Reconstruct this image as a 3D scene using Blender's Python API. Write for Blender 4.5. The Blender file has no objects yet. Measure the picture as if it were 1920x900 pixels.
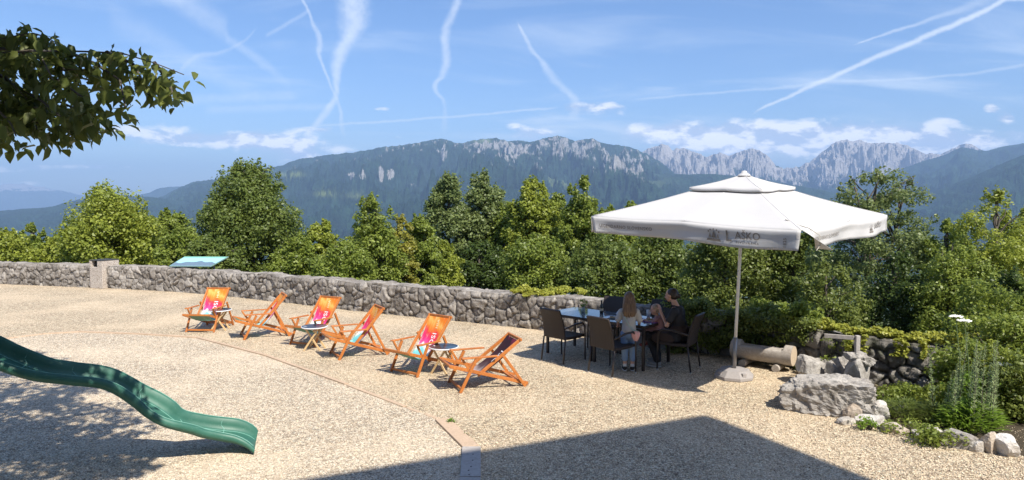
import bpy, bmesh, math, random
import numpy as np
from mathutils import Vector, Matrix, Euler

# ------------------------------------------------------------------ camera
SC = bpy.context.scene
COL = SC.collection
CH = 2.65                      # eye height above the gravel terrace
PITCH = math.atan(67 / 1251.0)
F = 1251.0
cam = bpy.data.cameras.new("camera"); cam.sensor_width = 36; cam.lens = 36 * F / 1920
cam.clip_start = 0.05; cam.clip_end = 150000
camo = bpy.data.objects.new("camera", cam); COL.objects.link(camo)
camo.location = (0, 0, CH); camo.rotation_euler = (math.pi / 2 - PITCH, 0, 0)
SC.camera = camo

# ------------------------------------------------------------------ light
SUN = Vector((1.02, -1.38, 2.1)).normalized()
SUN_EL = math.asin(SUN.z); SUN_AZ = math.atan2(SUN.x, SUN.y)
sl = bpy.data.lights.new("sun", 'SUN'); sl.energy = 4.7; sl.angle = math.radians(0.53); sl.color = (1.0, .94, .84)
so = bpy.data.objects.new("sun", sl); COL.objects.link(so)
so.rotation_euler = SUN.to_track_quat('Z', 'Y').to_euler(); so.location = (10, -14, 22)
SC.view_settings.view_transform = 'Standard'; SC.view_settings.look = 'None'
SC.view_settings.exposure = 0.62; SC.view_settings.gamma = 1; SC.view_settings.use_curve_mapping = False
SC.cycles.max_bounces = 7; SC.cycles.diffuse_bounces = 3; SC.cycles.glossy_bounces = 2
SC.cycles.transmission_bounces = 4; SC.cycles.transparent_max_bounces = 6; SC.cycles.volume_bounces = 0
SC.cycles.use_denoising = True
SC.cycles.use_adaptive_sampling = True

# pixel (of the 1920 x 900 photograph) -> viewing ray; used to read real positions off the photograph
def ray(px, py):
    a = (px - 960) / F; b = (450 - py) / F
    return Vector((a, math.cos(PITCH) + b * math.sin(PITCH), -math.sin(PITCH) + b * math.cos(PITCH)))
def G(px, py, z=0.0):
    r = ray(px, py); t = (z - CH) / r.z
    return Vector((r.x * t, r.y * t, z))
def AT(px, py, Y):
    r = ray(px, py); t = Y / r.y
    return Vector((r.x * t, Y, CH + r.z * t))
def UV(px, py):
    r = ray(px, py); return r.x / r.y, r.z / r.y

# ------------------------------------------------------------------ sky
class NT:
    def __init__(s, nt): s.nt = nt; s.L = nt.links
    def new(s, t, **k):
        n = s.nt.nodes.new(t)
        for a, b in k.items(): setattr(n, a, b)
        return n
    def put(s, sock, v):
        if isinstance(v, bpy.types.NodeSocket): s.L.new(v, sock)
        elif v is not None: sock.default_value = v
    def m(s, op, a, b=None, c=None, clamp=False):
        n = s.new('ShaderNodeMath', operation=op); n.use_clamp = clamp
        s.put(n.inputs[0], a)
        if b is not None: s.put(n.inputs[1], b)
        if c is not None: s.put(n.inputs[2], c)
        return n.outputs[0]
    def ss(s, x, a, b, o0=0.0, o1=1.0):
        n = s.new('ShaderNodeMapRange', interpolation_type='SMOOTHSTEP')
        s.put(n.inputs[0], x); n.inputs[1].default_value = a; n.inputs[2].default_value = b
        n.inputs[3].default_value = o0; n.inputs[4].default_value = o1
        return n.outputs[0]
    def lin(s, x, a, b, o0=0.0, o1=1.0):
        n = s.new('ShaderNodeMapRange'); n.clamp = True
        s.put(n.inputs[0], x); n.inputs[1].default_value = a; n.inputs[2].default_value = b
        n.inputs[3].default_value = o0; n.inputs[4].default_value = o1
        return n.outputs[0]
    def noise(s, vec, scale, detail=4, rough=.55, dist=0.0, color=False):
        n = s.new('ShaderNodeTexNoise'); n.inputs['Scale'].default_value = scale
        n.inputs['Detail'].default_value = detail; n.inputs['Roughness'].default_value = rough
        n.inputs['Distortion'].default_value = dist
        if vec is not None: s.put(n.inputs['Vector'], vec)
        return n.outputs['Color' if color else 'Fac']
    def vor(s, vec, scale, feature='F1', out='Distance'):
        n = s.new('ShaderNodeTexVoronoi', feature=feature); n.inputs['Scale'].default_value = scale
        if vec is not None: s.put(n.inputs['Vector'], vec)
        return n.outputs[out]
    def mix(s, f, a, b, mode='MIX'):
        n = s.new('ShaderNodeMix', data_type='RGBA', blend_type=mode)
        s.put(n.inputs[0], f)
        for i, v in ((6, a), (7, b)):
            if isinstance(v, (tuple, list)): v = tuple(v) + ((1,) if len(v) == 3 else ())
            s.put(n.inputs[i], v)
        return n.outputs[2]
    def comb(s, x, y, z=0.0):
        n = s.new('ShaderNodeCombineXYZ')
        for i, v in enumerate((x, y, z)): s.put(n.inputs[i], v)
        return n.outputs[0]
    def ramp(s, f, stops, interp='LINEAR'):
        n = s.new('ShaderNodeValToRGB'); cr = n.color_ramp; cr.interpolation = interp
        while len(cr.elements) < len(stops): cr.elements.new(.5)
        for e, (p, c) in zip(cr.elements, stops):
            e.position = p; e.color = tuple(c) + ((1,) if len(c) == 3 else ())
        s.put(n.inputs[0], f); return n.outputs[0]
    def curve(s, x, pts):
        """piecewise function through pts [(x, y)...] (any range)."""
        xs = [p[0] for p in pts]; ys = [p[1] for p in pts]
        x0, x1, y0, y1 = min(xs), max(xs), min(ys), max(ys)
        if y1 - y0 < 1e-6: y1 = y0 + 1e-3
        n = s.new('ShaderNodeFloatCurve'); cm = n.mapping; c = cm.curves[0]
        P = sorted(((a - x0) / (x1 - x0), (b - y0) / (y1 - y0)) for a, b in pts)
        while len(c.points) < len(P): c.points.new(.5, .5)
        for q, (a, b) in zip(c.points, P): q.location = (a, b); q.handle_type = 'AUTO'
        cm.extend = 'HORIZONTAL'; cm.update()
        s.put(n.inputs['Value'], s.lin(x, x0, x1))
        return s.m('MULTIPLY_ADD', n.outputs[0], y1 - y0, y0)

W = bpy.data.worlds.new("World"); SC.world = W; W.use_nodes = True
wn = NT(W.node_tree); W.node_tree.nodes.clear()
sky = wn.new('ShaderNodeTexSky', sky_type='NISHITA'); sky.sun_disc = False
sky.sun_elevation = SUN_EL; sky.sun_rotation = SUN_AZ
sky.altitude = 300; sky.air_density = 1.0; sky.dust_density = 1.2; sky.ozone_density = 1.6
tc = wn.new('ShaderNodeTexCoord'); sep = wn.new('ShaderNodeSeparateXYZ'); wn.L.new(tc.outputs['Generated'], sep.inputs[0])
X, Y_, Z = sep.outputs
yy = wn.m('MAXIMUM', Y_, .05)
u = wn.m('DIVIDE', X, yy); v = wn.m('DIVIDE', Z, yy)
frontm = wn.ss(Y_, .1, .35)
nz = wn.noise(wn.comb(wn.m('MULTIPLY', u, 1.0), wn.m('MULTIPLY', v, 1.0)), 26, 3, .6, color=True)
sn = wn.new('ShaderNodeSeparateXYZ'); wn.L.new(nz, sn.inputs[0])
uw = wn.m('MULTIPLY_ADD', wn.m('SUBTRACT', sn.outputs[0], .5), .010, u)
vw = wn.m('MULTIPLY_ADD', wn.m('SUBTRACT', sn.outputs[1], .5), .006, v)
tex = wn.noise(wn.comb(u, v), 60, 5, .65); texf = wn.noise(wn.comb(u, wn.m('MULTIPLY', v, 1.3)), 95, 6, .7, .4)
total = None
def trail(pts, alpha, horiz=False, soft=1.0, rag=.5):
    """a vapour trail through points (px, py, half width px, strength)."""
    global total
    P = [(UV(p[0], p[1]), p[2] / F, p[3] if len(p) > 3 else 1.0) for p in pts]
    k = 0 if horiz else 1
    par, oth = (uw, vw) if horiz else (vw, uw)
    cen = wn.curve(par, [(q[0][k], q[0][1 - k]) for q in P])
    wid = wn.curve(par, [(q[0][k], q[1]) for q in P])
    stg = wn.curve(par, [(q[0][k], q[2]) for q in P])
    d = wn.m('DIVIDE', wn.m('ABSOLUTE', wn.m('SUBTRACT', oth, cen)), wn.m('MAXIMUM', wid, .0005))
    d = wn.m('ADD', d, wn.m('MULTIPLY', wn.m('SUBTRACT', texf, .5), .9)); prof = wn.ss(d, 1.5 * soft, .05)
    ks = [q[0][k] for q in P]; a, b = min(ks), max(ks); e = (b - a) * .06
    prof = wn.m('MULTIPLY', prof, wn.m('MULTIPLY', wn.ss(par, a - e * .3, a + e), wn.ss(par, b + e * .3, b - e) if b < .29 else 1.0))
    prof = wn.m('MULTIPLY', prof, wn.m('MULTIPLY', stg, wn.lin(tex, .3, .75, 1 - rag, 1.0)))
    prof = wn.m('MULTIPLY', prof, alpha)
    total = prof if total is None else wn.m('SUBTRACT', 1.0, wn.m('MULTIPLY', wn.m('SUBTRACT', 1.0, total), wn.m('SUBTRACT', 1.0, prof)))
trail([(664, -30, 27), (663, 0, 26), (664, 45, 24), (657, 68, 18), (643, 88, 15), (633, 115, 12), (631, 150, 8), (632, 172, 6), (614, 205, 9), (588, 240, 8, .7), (560, 266, 5, .2)], .68)
trail([(565, -8, 3, .9), (577, 20, 3), (588, 48, 4), (600, 78, 6), (598, 95, 5), (610, 135, 3), (624, 170, 3, .8), (634, 190, 4, .8), (640, 215, 4), (641, 235, 4, .8), (648, 262, 3, .3)], .45)
trail([(861, -12, 8, .7), (857, 5, 8, .9), (845, 35, 9), (835, 70, 8), (837, 110, 8), (828, 145, 7), (815, 163, 5), (823, 178, 5, .9), (833, 195, 4, .5), (834, 222, 5, .5), (832, 252, 6, .25)], .5)
trail([(971, 42, 2), (985, 70, 4), (1000, 98, 5), (1015, 112, 6), (1026, 130, 8), (1040, 150, 11, .8), (1060, 168, 11, .9), (1077, 190, 8, 1), (1072, 225, 11, .4)], .45)
trail([(1410, 214, 1.5, .7), (1440, 198, 3), (1500, 171, 4), (1545, 151, 5), (1600, 126, 5), (1700, 84, 6), (1725, 73, 6), (1800, 42, 6), (1890, -4, 6)], .68, True, rag=.2)
trail([(1600, 85, 1.5), (1660, 64, 3), (1740, 38, 4, .8), (1810, 14, 8, .6), (1870, -10, 12, .5)], .4, True, rag=.25)
trail([(1180, 188, 2, .5), (1350, 173, 2.5), (1500, 161, 3), (1550, 152, 3), (1640, 151, 2.5), (1800, 140, 3), (1925, 119, 4)], .3, True, rag=.3)
trail([(560, 240, 2, .4), (640, 233, 2.5), (830, 220, 2.5), (1050, 201, 2)], .4, True, rag=.3)
trail([(335, 136, 7, .3), (350, 120, 6), (375, 104, 5), (412, 99, 4), (450, 82, 4), (482, 52, 3, .5)], .2, True, rag=.3)
trail([(498, 68, 4), (540, 44, 5), (578, 20, 4)], .22, True, rag=.3)
trail([(420, 70, 6, .4), (455, 92, 6), (490, 115, 7), (520, 140, 7, .5), (550, 165, 8, .2)], .25, True, soft=1.6)
trail([(290, -25, 12), (340, 5, 13), (390, 32, 15), (430, 58, 14, .5)], .3, True, soft=1.7)
trail([(200, 30, 16, .5), (290, 72, 14), (350, 110, 12), (420, 150, 10), (500, 185, 8, .3)], .17, True, soft=1.8)
trail([(320, 190, 6, .6), (430, 184, 6), (560, 180, 6, .6)], .25, True, soft=1.6)
trail([(380, 207, 5, .6), (480, 203, 5), (620, 199, 4, .6)], .25, True, soft=1.6)
trail([(140, 182, 5, .5), (260, 192, 6), (320, 190, 5, .5)], .18, True, soft=1.6)
# high thin cirrus veils, stretched along the horizon and denser low down
cir = wn.noise(wn.comb(wn.m('MULTIPLY_ADD', v, 1.4, wn.m('MULTIPLY', u, 1.0)), wn.m('MULTIPLY', v, 6.5), 3.3), 2.4, 6, .58, .6)
low = wn.ss(v, .34, .03)
cirm = wn.m('MULTIPLY', wn.ss(cir, .44, .78), wn.m('MULTIPLY_ADD', low, .72, .20))
# broken cloud banks
def blob(px, py, rx, ry, a):
    cu, cv = UV(px, py)
    dx = wn.m('DIVIDE', wn.m('SUBTRACT', u, cu), rx / F); dy = wn.m('DIVIDE', wn.m('SUBTRACT', v, cv), ry / F)
    d = wn.m('ADD', wn.m('MULTIPLY', dx, dx), wn.m('MULTIPLY', dy, dy))
    return wn.m('MULTIPLY', wn.m('EXPONENT', wn.m('MULTIPLY', d, -1.0)), a)
bl = None
for b in ((1350, 260, 160, 28, .60), (1250, 246, 70, 16, .35), (1480, 262, 150, 28, .5), (1620, 252, 120, 28, .46), (1800, 266, 170, 24, .48), (1690, 285, 120, 20, .3),
          (1115, 203, 62, 14, .42), (1000, 253, 42, 12, .4), (965, 236, 22, 8, .22), (230, 250, 130, 22, .34), (400, 262, 80, 13, .46), (480, 262, 46, 14, .42),
          (560, 285, 130, 26, .3), (1857, 203, 16, 9, .30), (1886, 219, 20, 12, .32), (1768, 228, 24, 9, .30), (600, 243, 40, 5, .3), (715, 204, 24, 5, .20), (760, 219, 20, 4, .20),
          (745, 258, 16, 4, .2), (20, 318, 80, 6, .3), (150, 312, 160, 5, .25), (30, 350, 90, 12, .3), (560, 262, 60, 30, .18)):
    q = blob(*b); bl = q if bl is None else wn.m('ADD', bl, q)
def cn(dv):
    return wn.noise(wn.comb(u, wn.m('MULTIPLY', wn.m('ADD', v, dv), 2.3), 1.7), 17, 7, .6, .25)
c0 = cn(0.0); c1 = cn(.016)
dens = wn.m('ADD', bl, wn.m('MULTIPLY', wn.m('SUBTRACT', c0, .5), 1.45))
dens = wn.m('SUBTRACT', dens, wn.ss(bl, .22, .0, 0.0, .30))
cl = wn.ss(dens, .06, .52)
shade = wn.lin(wn.m('SUBTRACT', c0, c1), -.06, .07)
thick = wn.ss(dens, .2, .6)
greyw = wn.mix(shade, (.46, .54, .70), (1.0, .985, .98))
hsv = wn.new('ShaderNodeHueSaturation'); hsv.inputs['Saturation'].default_value = 1.12; hsv.inputs['Value'].default_value = 1.0
wn.L.new(sky.outputs[0], hsv.inputs['Color'])
skyc = wn.mix(1.0, hsv.outputs[0], (.70, .775, .92), 'MULTIPLY')
K = 6.6     # brightness of cloud and vapour in units of the Nishita radiance
def kc(c): return tuple(x * K for x in c)
skyw = wn.mix(wn.m('MULTIPLY', wn.m('MULTIPLY', cirm, frontm), 1.0), skyc, kc((.82, .90, 1.0)))
skyw = wn.mix(wn.m('MULTIPLY', total, frontm), skyw, kc((.90, .95, 1.0)))
vm = wn.new('ShaderNodeVectorMath', operation='SCALE'); wn.L.new(greyw, vm.inputs[0]); wn.L.new(wn.ss(v, .17, .04, K, K * 1.45), vm.inputs['Scale'])
skyw = wn.mix(wn.m('MULTIPLY', wn.m('MULTIPLY', cl, .92), frontm), skyw, vm.outputs[0])
bg = wn.new('ShaderNodeBackground'); bg.inputs['Strength'].default_value = .13
wn.L.new(skyw, bg.inputs['Color'])
wo = wn.new('ShaderNodeOutputWorld'); wn.L.new(bg.outputs[0], wo.inputs['Surface'])
W.cycles.sampling_method = 'MANUAL'; W.cycles.sample_map_resolution = 512

# ------------------------------------------------------------------ helpers
def tag(o, label=None, cat=None, group=None, kind=None):
    if label: o['label'] = label
    if cat: o['category'] = cat
    if group: o['group'] = group
    if kind: o['kind'] = kind
    return o
def empty(name, loc=(0, 0, 0), rz=0.0, label=None, cat=None, group=None):
    o = bpy.data.objects.new(name, None); COL.objects.link(o); o.location = loc; o.rotation_euler = (0, 0, rz)
    o.empty_display_size = .1
    return tag(o, label, cat, group)
def link_mesh(name, me, mat, parent=None):
    o = bpy.data.objects.new(name, me); COL.objects.link(o)
    if mat is not None: me.materials.append(mat)
    if parent is not None: o.parent = parent
    return o
def np_mesh(name, V, Q, attrs=None, smooth=False, uv=None):
    """V (n,3), Q (m,k) index array of equal sized polygons."""
    me = bpy.data.meshes.new(name); V = np.asarray(V, np.float32); Q = np.asarray(Q, np.int32)
    k = Q.shape[1]
    me.vertices.add(len(V)); me.vertices.foreach_set('co', V.ravel())
    me.loops.add(Q.size); me.loops.foreach_set('vertex_index', Q.ravel())
    me.polygons.add(len(Q)); me.polygons.foreach_set('loop_start', np.arange(0, Q.size, k, dtype=np.int32))
    try: me.polygons.foreach_set('loop_total', np.full(len(Q), k, np.int32))
    except Exception: pass
    if smooth: me.polygons.foreach_set('use_smooth', np.ones(len(Q), bool))
    for nme, a in (attrs or {}).items():
        at = me.attributes.new(nme, 'FLOAT', 'POINT'); at.data.foreach_set('value', np.asarray(a, np.float32).ravel())
    if uv is not None:
        l = me.uv_layers.new(name='UVMap'); l.data.foreach_set('uv', np.asarray(uv, np.float32)[Q.ravel()].ravel())
    me.update(calc_edges=True); me.validate()
    return me
def gridq(nr, nc):
    i = np.arange(nr * nc).reshape(nr, nc)
    return np.stack([i[:-1, :-1], i[:-1, 1:], i[1:, 1:], i[1:, :-1]], -1).reshape(-1, 4)
class MB:
    def __init__(s): s.v = []; s.f = []; s.uv = None
    def add(s, vs, fs):
        b = len(s.v); s.v += [tuple(x) for x in vs]; s.f += [tuple(i + b for i in q) for q in fs]; return s
    def box(s, c, d, rot=None, bev=0.0):
        x, y, z = (k / 2 for k in d); c = Vector(c)
        if bev > 0:
            bm = bmesh.new(); bmesh.ops.create_cube(bm, size=1)
            for q in bm.verts: q.co = Vector((q.co.x * d[0], q.co.y * d[1], q.co.z * d[2]))
            bmesh.ops.bevel(bm, geom=list(bm.edges), offset=bev, segments=2, affect='EDGES', profile=.5)
            bm.verts.index_update()
            vs = [q.co.copy() for q in bm.verts]; fs = [[w.index for w in f.verts] for f in bm.faces]; bm.free()
        else:
            vs = [Vector((a * x, b * y, e * z)) for a in (-1, 1) for b in (-1, 1) for e in (-1, 1)]
            fs = [(0, 1, 3, 2), (4, 6, 7, 5), (0, 4, 5, 1), (2, 3, 7, 6), (0, 2, 6, 4), (1, 5, 7, 3)]
        if rot is not None: vs = [rot @ q for q in vs]
        return s.add([q + c for q in vs], fs)
    def beam(s, p0, p1, w, h, up=(0, 0, 1), bev=0.004):
        p0, p1 = Vector(p0), Vector(p1); d = p1 - p0; L = d.length; d.normalize()
        sx = d.cross(Vector(up))
        if sx.length < 1e-4: sx = d.cross(Vector((0, 1, 0)))
        sx.normalize(); uz = sx.cross(d)
        R = Matrix((sx, d, uz)).transposed()
        return s.box((p0 + p1) / 2, (w, L, h), R, bev)
    def tube(s, pts, rad, seg=10, cap=True, flat=1.0):
        pts = [Vector(p) for p in pts]; n = len(pts)
        if not hasattr(rad, '__len__'): rad = [rad] * n
        ref = None; vs = []; fs = []
        for i, p in enumerate(pts):
            t = (pts[min(i + 1, n - 1)] - pts[max(i - 1, 0)]).normalized()
            if ref is None:
                ref = t.cross(Vector((0, 0, 1)));
                if ref.length < .05: ref = t.cross(Vector((0, 1, 0)))
            ref = (ref - t * ref.dot(t)).normalized(); b = t.cross(ref)
            for k in range(seg):
                a = 2 * math.pi * k / seg
                vs.append(p + (ref * math.cos(a) + b * math.sin(a) * flat) * rad[i])
        for i in range(n - 1):
            for k in range(seg):
                a = i * seg + k; b2 = i * seg + (k + 1) % seg
                fs.append((a, b2, b2 + seg, a + seg))
        if cap: fs.append(tuple(range(seg - 1, -1, -1))); fs.append(tuple(range((n - 1) * seg, n * seg)))
        return s.add(vs, fs)
    def lathe(s, prof, c=(0, 0, 0), seg=24, cap=True, sx=1, sy=1):
        c = Vector(c); vs = []; fs = []
        for r, z in prof:
            for k in range(seg):
                a = 2 * math.pi * k / seg; vs.append(c + Vector((r * sx * math.cos(a), r * sy * math.sin(a), z)))
        n = len(prof)
        for i in range(n - 1):
            for k in range(seg):
                a = i * seg + k; b = i * seg + (k + 1) % seg; fs.append((a, b, b + seg, a + seg))
        if cap: fs.append(tuple(range(seg - 1, -1, -1))); fs.append(tuple(range((n - 1) * seg, n * seg)))
        return s.add(vs, fs)
    def ell(s, c, r, rot=None, seg=16, rings=10):
        c = Vector(c); vs = []; fs = []
        vs.append(Vector((0, 0, -1))); 
        for i in range(1, rings):
            t = math.pi * i / rings - math.pi / 2
            for k in range(seg):
                a = 2 * math.pi * k / seg; vs.append(Vector((math.cos(t) * math.cos(a), math.cos(t) * math.sin(a), math.sin(t))))
        vs.append(Vector((0, 0, 1)))
        for k in range(seg): fs.append((0, 1 + (k + 1) % seg, 1 + k))
        for i in range(rings - 2):
            for k in range(seg):
                a = 1 + i * seg + k; b = 1 + i * seg + (k + 1) % seg; fs.append((a, b, b + seg, a + seg))
        t = len(vs) - 1; q = 1 + (rings - 2) * seg
        for k in range(seg): fs.append((t, q + k, q + (k + 1) % seg))
        out = []
        for p in vs:
            p = Vector((p.x * r[0], p.y * r[1], p.z * r[2]))
            if rot is not None: p = rot @ p
            out.append(p + c)
        return s.add(out, fs)
    def build(s, name, mat, parent=None, smooth=False):
        me = bpy.data.meshes.new(name); me.from_pydata([tuple(q) for q in s.v], [], s.f)
        if smooth:
            for p in me.polygons: p.use_smooth = True
        me.update()
        return link_mesh(name, me, mat, parent)
def children(o): return [c for c in bpy.data.objects if c.parent == o]
def copy_tree(o, parent=None):
    c = o.copy(); COL.objects.link(c)
    if parent is not None: c.parent = parent
    for ch in children(o): copy_tree(ch, c)
    return c

# numpy value noise
_T = np.random.RandomState(7).rand(65536).astype(np.float64)
def _h(ix, iy, iz, sd): return _T[(ix * 73856093 ^ iy * 19349663 ^ iz * 83492791 ^ sd * 2654435) & 65535]
def vn(x, y, z=0.0, sd=0):
    x, y, z = np.broadcast_arrays(np.asarray(x, float), np.asarray(y, float), np.asarray(z, float))
    xi, yi, zi = (np.floor(q).astype(np.int64) for q in (x, y, z))
    fx, fy, fz = x - xi, y - yi, z - zi
    fx, fy, fz = (q * q * (3 - 2 * q) for q in (fx, fy, fz))
    def L(a, b, t): return a + (b - a) * t
    c = [[[_h(xi + i, yi + j, zi + k, sd) for k in (0, 1)] for j in (0, 1)] for i in (0, 1)]
    return L(L(L(c[0][0][0], c[1][0][0], fx), L(c[0][1][0], c[1][1][0], fx), fy), L(L(c[0][0][1], c[1][0][1], fx), L(c[0][1][1], c[1][1][1], fx), fy), fz)
def fbm(x, y, z=0.0, oct=5, sd=0, gain=.5, ridge=False):
    s = 0; a = 1; t = 0; f = 1.0
    for i in range(oct):
        n = vn(np.asarray(x) * f, np.asarray(y) * f, np.asarray(z) * f, sd + i)
        if ridge: n = 1 - np.abs(2 * n - 1)
        s = s + a * n; t += a; a *= gain; f *= 2.03
    return s / t

# ------------------------------------------------------------------ materials
MATS = {}
def mat(name):
    m = bpy.data.materials.new(name); m.use_nodes = True; nt = NT(m.node_tree); m.node_tree.nodes.clear()
    out = nt.new('ShaderNodeOutputMaterial'); MATS[name] = m
    return m, nt, out
def pbsdf(nt, out, color, rough=.6, bump=None, strength=.3, dist=.01, metal=0.0, spec=.5, link=True):
    p = nt.new('ShaderNodeBsdfPrincipled')
    if isinstance(color, (tuple, list)): color = tuple(color) + ((1,) if len(color) == 3 else ())
    nt.put(p.inputs['Base Color'], color); nt.put(p.inputs['Roughness'], rough); nt.put(p.inputs['Metallic'], metal)
    p.inputs['Specular IOR Level'].default_value = spec
    if bump is not None:
        b = nt.new('ShaderNodeBump'); b.inputs['Strength'].default_value = strength; b.inputs['Distance'].default_value = dist
        nt.put(b.inputs['Height'], bump); nt.L.new(b.outputs[0], p.inputs['Normal'])
    if link: nt.L.new(p.outputs[0], out.inputs['Surface'])
    return p
def ocoord(nt, which='Object'):
    return nt.new('ShaderNodeTexCoord').outputs[which]
def simple(name, col, rough=.6, var=.12, scale=14, bump=.15, metal=0.0, spec=.5):
    m, nt, out = mat(name); co = ocoord(nt); n = nt.noise(co, scale, 5, .6)
    c2 = tuple(max(0, c * (1 - var * 2)) for c in col); c1 = tuple(c * (1 + var) for c in col)
    pbsdf(nt, out, nt.mix(n, c2, c1), nt.lin(n, .3, .7, rough * .85, min(1, rough * 1.15)), n, bump, .004, metal, spec)
    return m
def geopos(nt): return nt.new('ShaderNodeNewGeometry').outputs['Position']
def attr(nt, n):
    a = nt.new('ShaderNodeAttribute'); a.attribute_name = n; return a.outputs['Fac']

def gravel(name, c_dark, c_mid, c_light, tint):
    m, nt, out = mat(name); P = geopos(nt)
    v1 = nt.vor(P, 58, 'F1', 'Color'); s1 = nt.new('ShaderNodeSeparateXYZ'); nt.L.new(v1, s1.inputs[0])
    d1 = nt.vor(P, 58, 'F1', 'Distance')
    v2 = nt.vor(P, 24, 'F1', 'Color'); s2 = nt.new('ShaderNodeSeparateXYZ'); nt.L.new(v2, s2.inputs[0]); d2 = nt.vor(P, 24, 'F1', 'Distance')
    big = nt.noise(P, .55, 4, .55); mid = nt.noise(P, 3.5, 4, .6)
    stone = nt.ramp(s1.outputs[0], [(0, c_dark), (.28, c_mid), (.7, c_light), (1, tuple(min(.8, x * 1.2) for x in c_light))])
    stone2 = nt.ramp(s2.outputs[1], [(0, c_dark), (.4, c_mid), (1, c_light)])
    col = nt.mix(.38, stone, stone2)
    gap = nt.ss(d1, .34, .66); gap2 = nt.ss(d2, .5, .78)
    col = nt.mix(nt.m('MULTIPLY', nt.m('MAXIMUM', gap, nt.m('MULTIPLY', gap2, .5)), .62), col, tuple(x * .45 for x in c_dark))
    col = nt.mix(nt.m('MULTIPLY', nt.ss(big, .42, .68), .38), col, tint, 'MIX')
    col = nt.mix(nt.lin(mid, .3, .7, 0, .32), col, (1.0, .97, .92), 'MULTIPLY')
    col = nt.mix(nt.ss(mid, .62, .8, 0, .35), col, tuple(x * .8 for x in c_mid))
    h = nt.m('SUBTRACT', nt.m('MULTIPLY', nt.m('SUBTRACT', 1.0, d1), .5), nt.m('MULTIPLY', d2, .8))
    h = nt.m('ADD', h, nt.m('MULTIPLY', mid, .6))
    pbsdf(nt, out, col, .85, h, .9, .014, spec=.25)
    return m
M_GRAVEL = gravel('beige_gravel', (.15, .105, .07), (.60, .465, .31), (.84, .69, .49), (.72, .57, .39))
M_PLAY = gravel('pale_gravel', (.16, .118, .08), (.64, .515, .37), (.87, .74, .56), (.78, .645, .47))
M_GRAVEL_EDGE = M_GRAVEL

def leafmat(name, c0, c1, c2, trans=.36, rough=.45, flower=None):
    m, nt, out = mat(name); r = attr(nt, 'rnd'); cl = attr(nt, 'clump')
    col = nt.ramp(r, [(0, c0), (.5, c1), (1, c2)])
    col = nt.mix(nt.lin(cl, 0, 1, 0, .55), col, c0)
    P = geopos(nt); n = nt.noise(P, .8, 3)
    col = nt.mix(nt.lin(n, .35, .7, 0, .4), col, c2)
    p = pbsdf(nt, out, col, rough, spec=.35, link=False)
    t = nt.new('ShaderNodeBsdfTranslucent'); nt.L.new(nt.mix(.5, col, tuple(min(1, x * 1.7) for x in c2)), t.inputs[0])
    mx = nt.new('ShaderNodeMixShader'); mx.inputs[0].default_value = trans
    nt.L.new(p.outputs[0], mx.inputs[1]); nt.L.new(t.outputs[0], mx.inputs[2]); nt.L.new(mx.outputs[0], out.inputs['Surface'])
    return m
LM = {
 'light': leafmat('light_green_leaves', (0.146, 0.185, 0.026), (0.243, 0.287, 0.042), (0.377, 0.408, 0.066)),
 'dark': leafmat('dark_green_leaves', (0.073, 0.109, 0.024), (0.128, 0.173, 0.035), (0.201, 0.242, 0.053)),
 'mid': leafmat('mid_green_leaves', (0.109, 0.153, 0.024), (0.188, 0.237, 0.039), (0.291, 0.338, 0.061)),
 'grey': leafmat('grey_green_leaves', (0.094, 0.128, 0.040), (0.157, 0.205, 0.064), (0.255, 0.300, 0.105)),
 'yellow': leafmat('yellow_green_leaves', (.16, .16, .030), (.26, .26, .045), (.38, .35, .06)),
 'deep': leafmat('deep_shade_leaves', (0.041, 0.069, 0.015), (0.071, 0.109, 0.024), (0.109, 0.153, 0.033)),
 'vine': leafmat('vine_leaves', (.18, .22, .03), (.34, .36, .05), (.50, .48, .09)),
 'ivy': leafmat('ivy_leaves', (0.086, 0.114, 0.026), (0.146, 0.185, 0.039), (0.243, 0.281, 0.061)),
 'silver': leafmat('silvery_leaves', (.17, .23, .09), (.28, .35, .15), (.40, .46, .24)),
 'grass': leafmat('grass_blades', (.075, .11, .02), (.13, .175, .035), (.20, .24, .06)),
 'fresh': leafmat('fresh_leaves', (.10, .18, .02), (.17, .27, .035), (.25, .36, .05)),
 'branch': leafmat('overhead_leaves', (.045, .065, .018), (.095, .125, .03), (.22, .25, .06), .38),
}
M_BARK = simple('bark', (.11, .09, .07), .9, .3, 22, .8)
M_WOOD = None
def woodmat(name, c0, c1, scale=30, rough=.45, spec=.4):
    m, nt, out = mat(name); co = ocoord(nt)
    mp = nt.new('ShaderNodeMapping'); mp.inputs['Scale'].default_value = (1, 1, 1); nt.L.new(co, mp.inputs[0])
    n = nt.noise(mp.outputs[0], scale, 6, .65, 1.5); n2 = nt.noise(co, 3.0, 3)
    f = nt.m('MULTIPLY_ADD', n, .7, nt.m('MULTIPLY', n2, .3))
    pbsdf(nt, out, nt.mix(nt.lin(f, .3, .7), c0, c1), rough, n, .2, .002, spec=spec); return m
M_TEAK = woodmat('oiled_orange_wood', (.30, .085, .018), (.62, .23, .055))
M_PALEWOOD = woodmat('pale_wood', (.50, .33, .15), (.72, .52, .28))
M_LOG = woodmat('weathered_log_wood', (.27, .23, .195), (.48, .44, .39), 16, .8, .2)
M_CURB = woodmat('timber_edging', (.40, .29, .20), (.60, .45, .32), 20, .85, .2)
M_CURBG = woodmat('grey_timber', (.30, .27, .24), (.50, .46, .42), 20, .85, .2)
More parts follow.
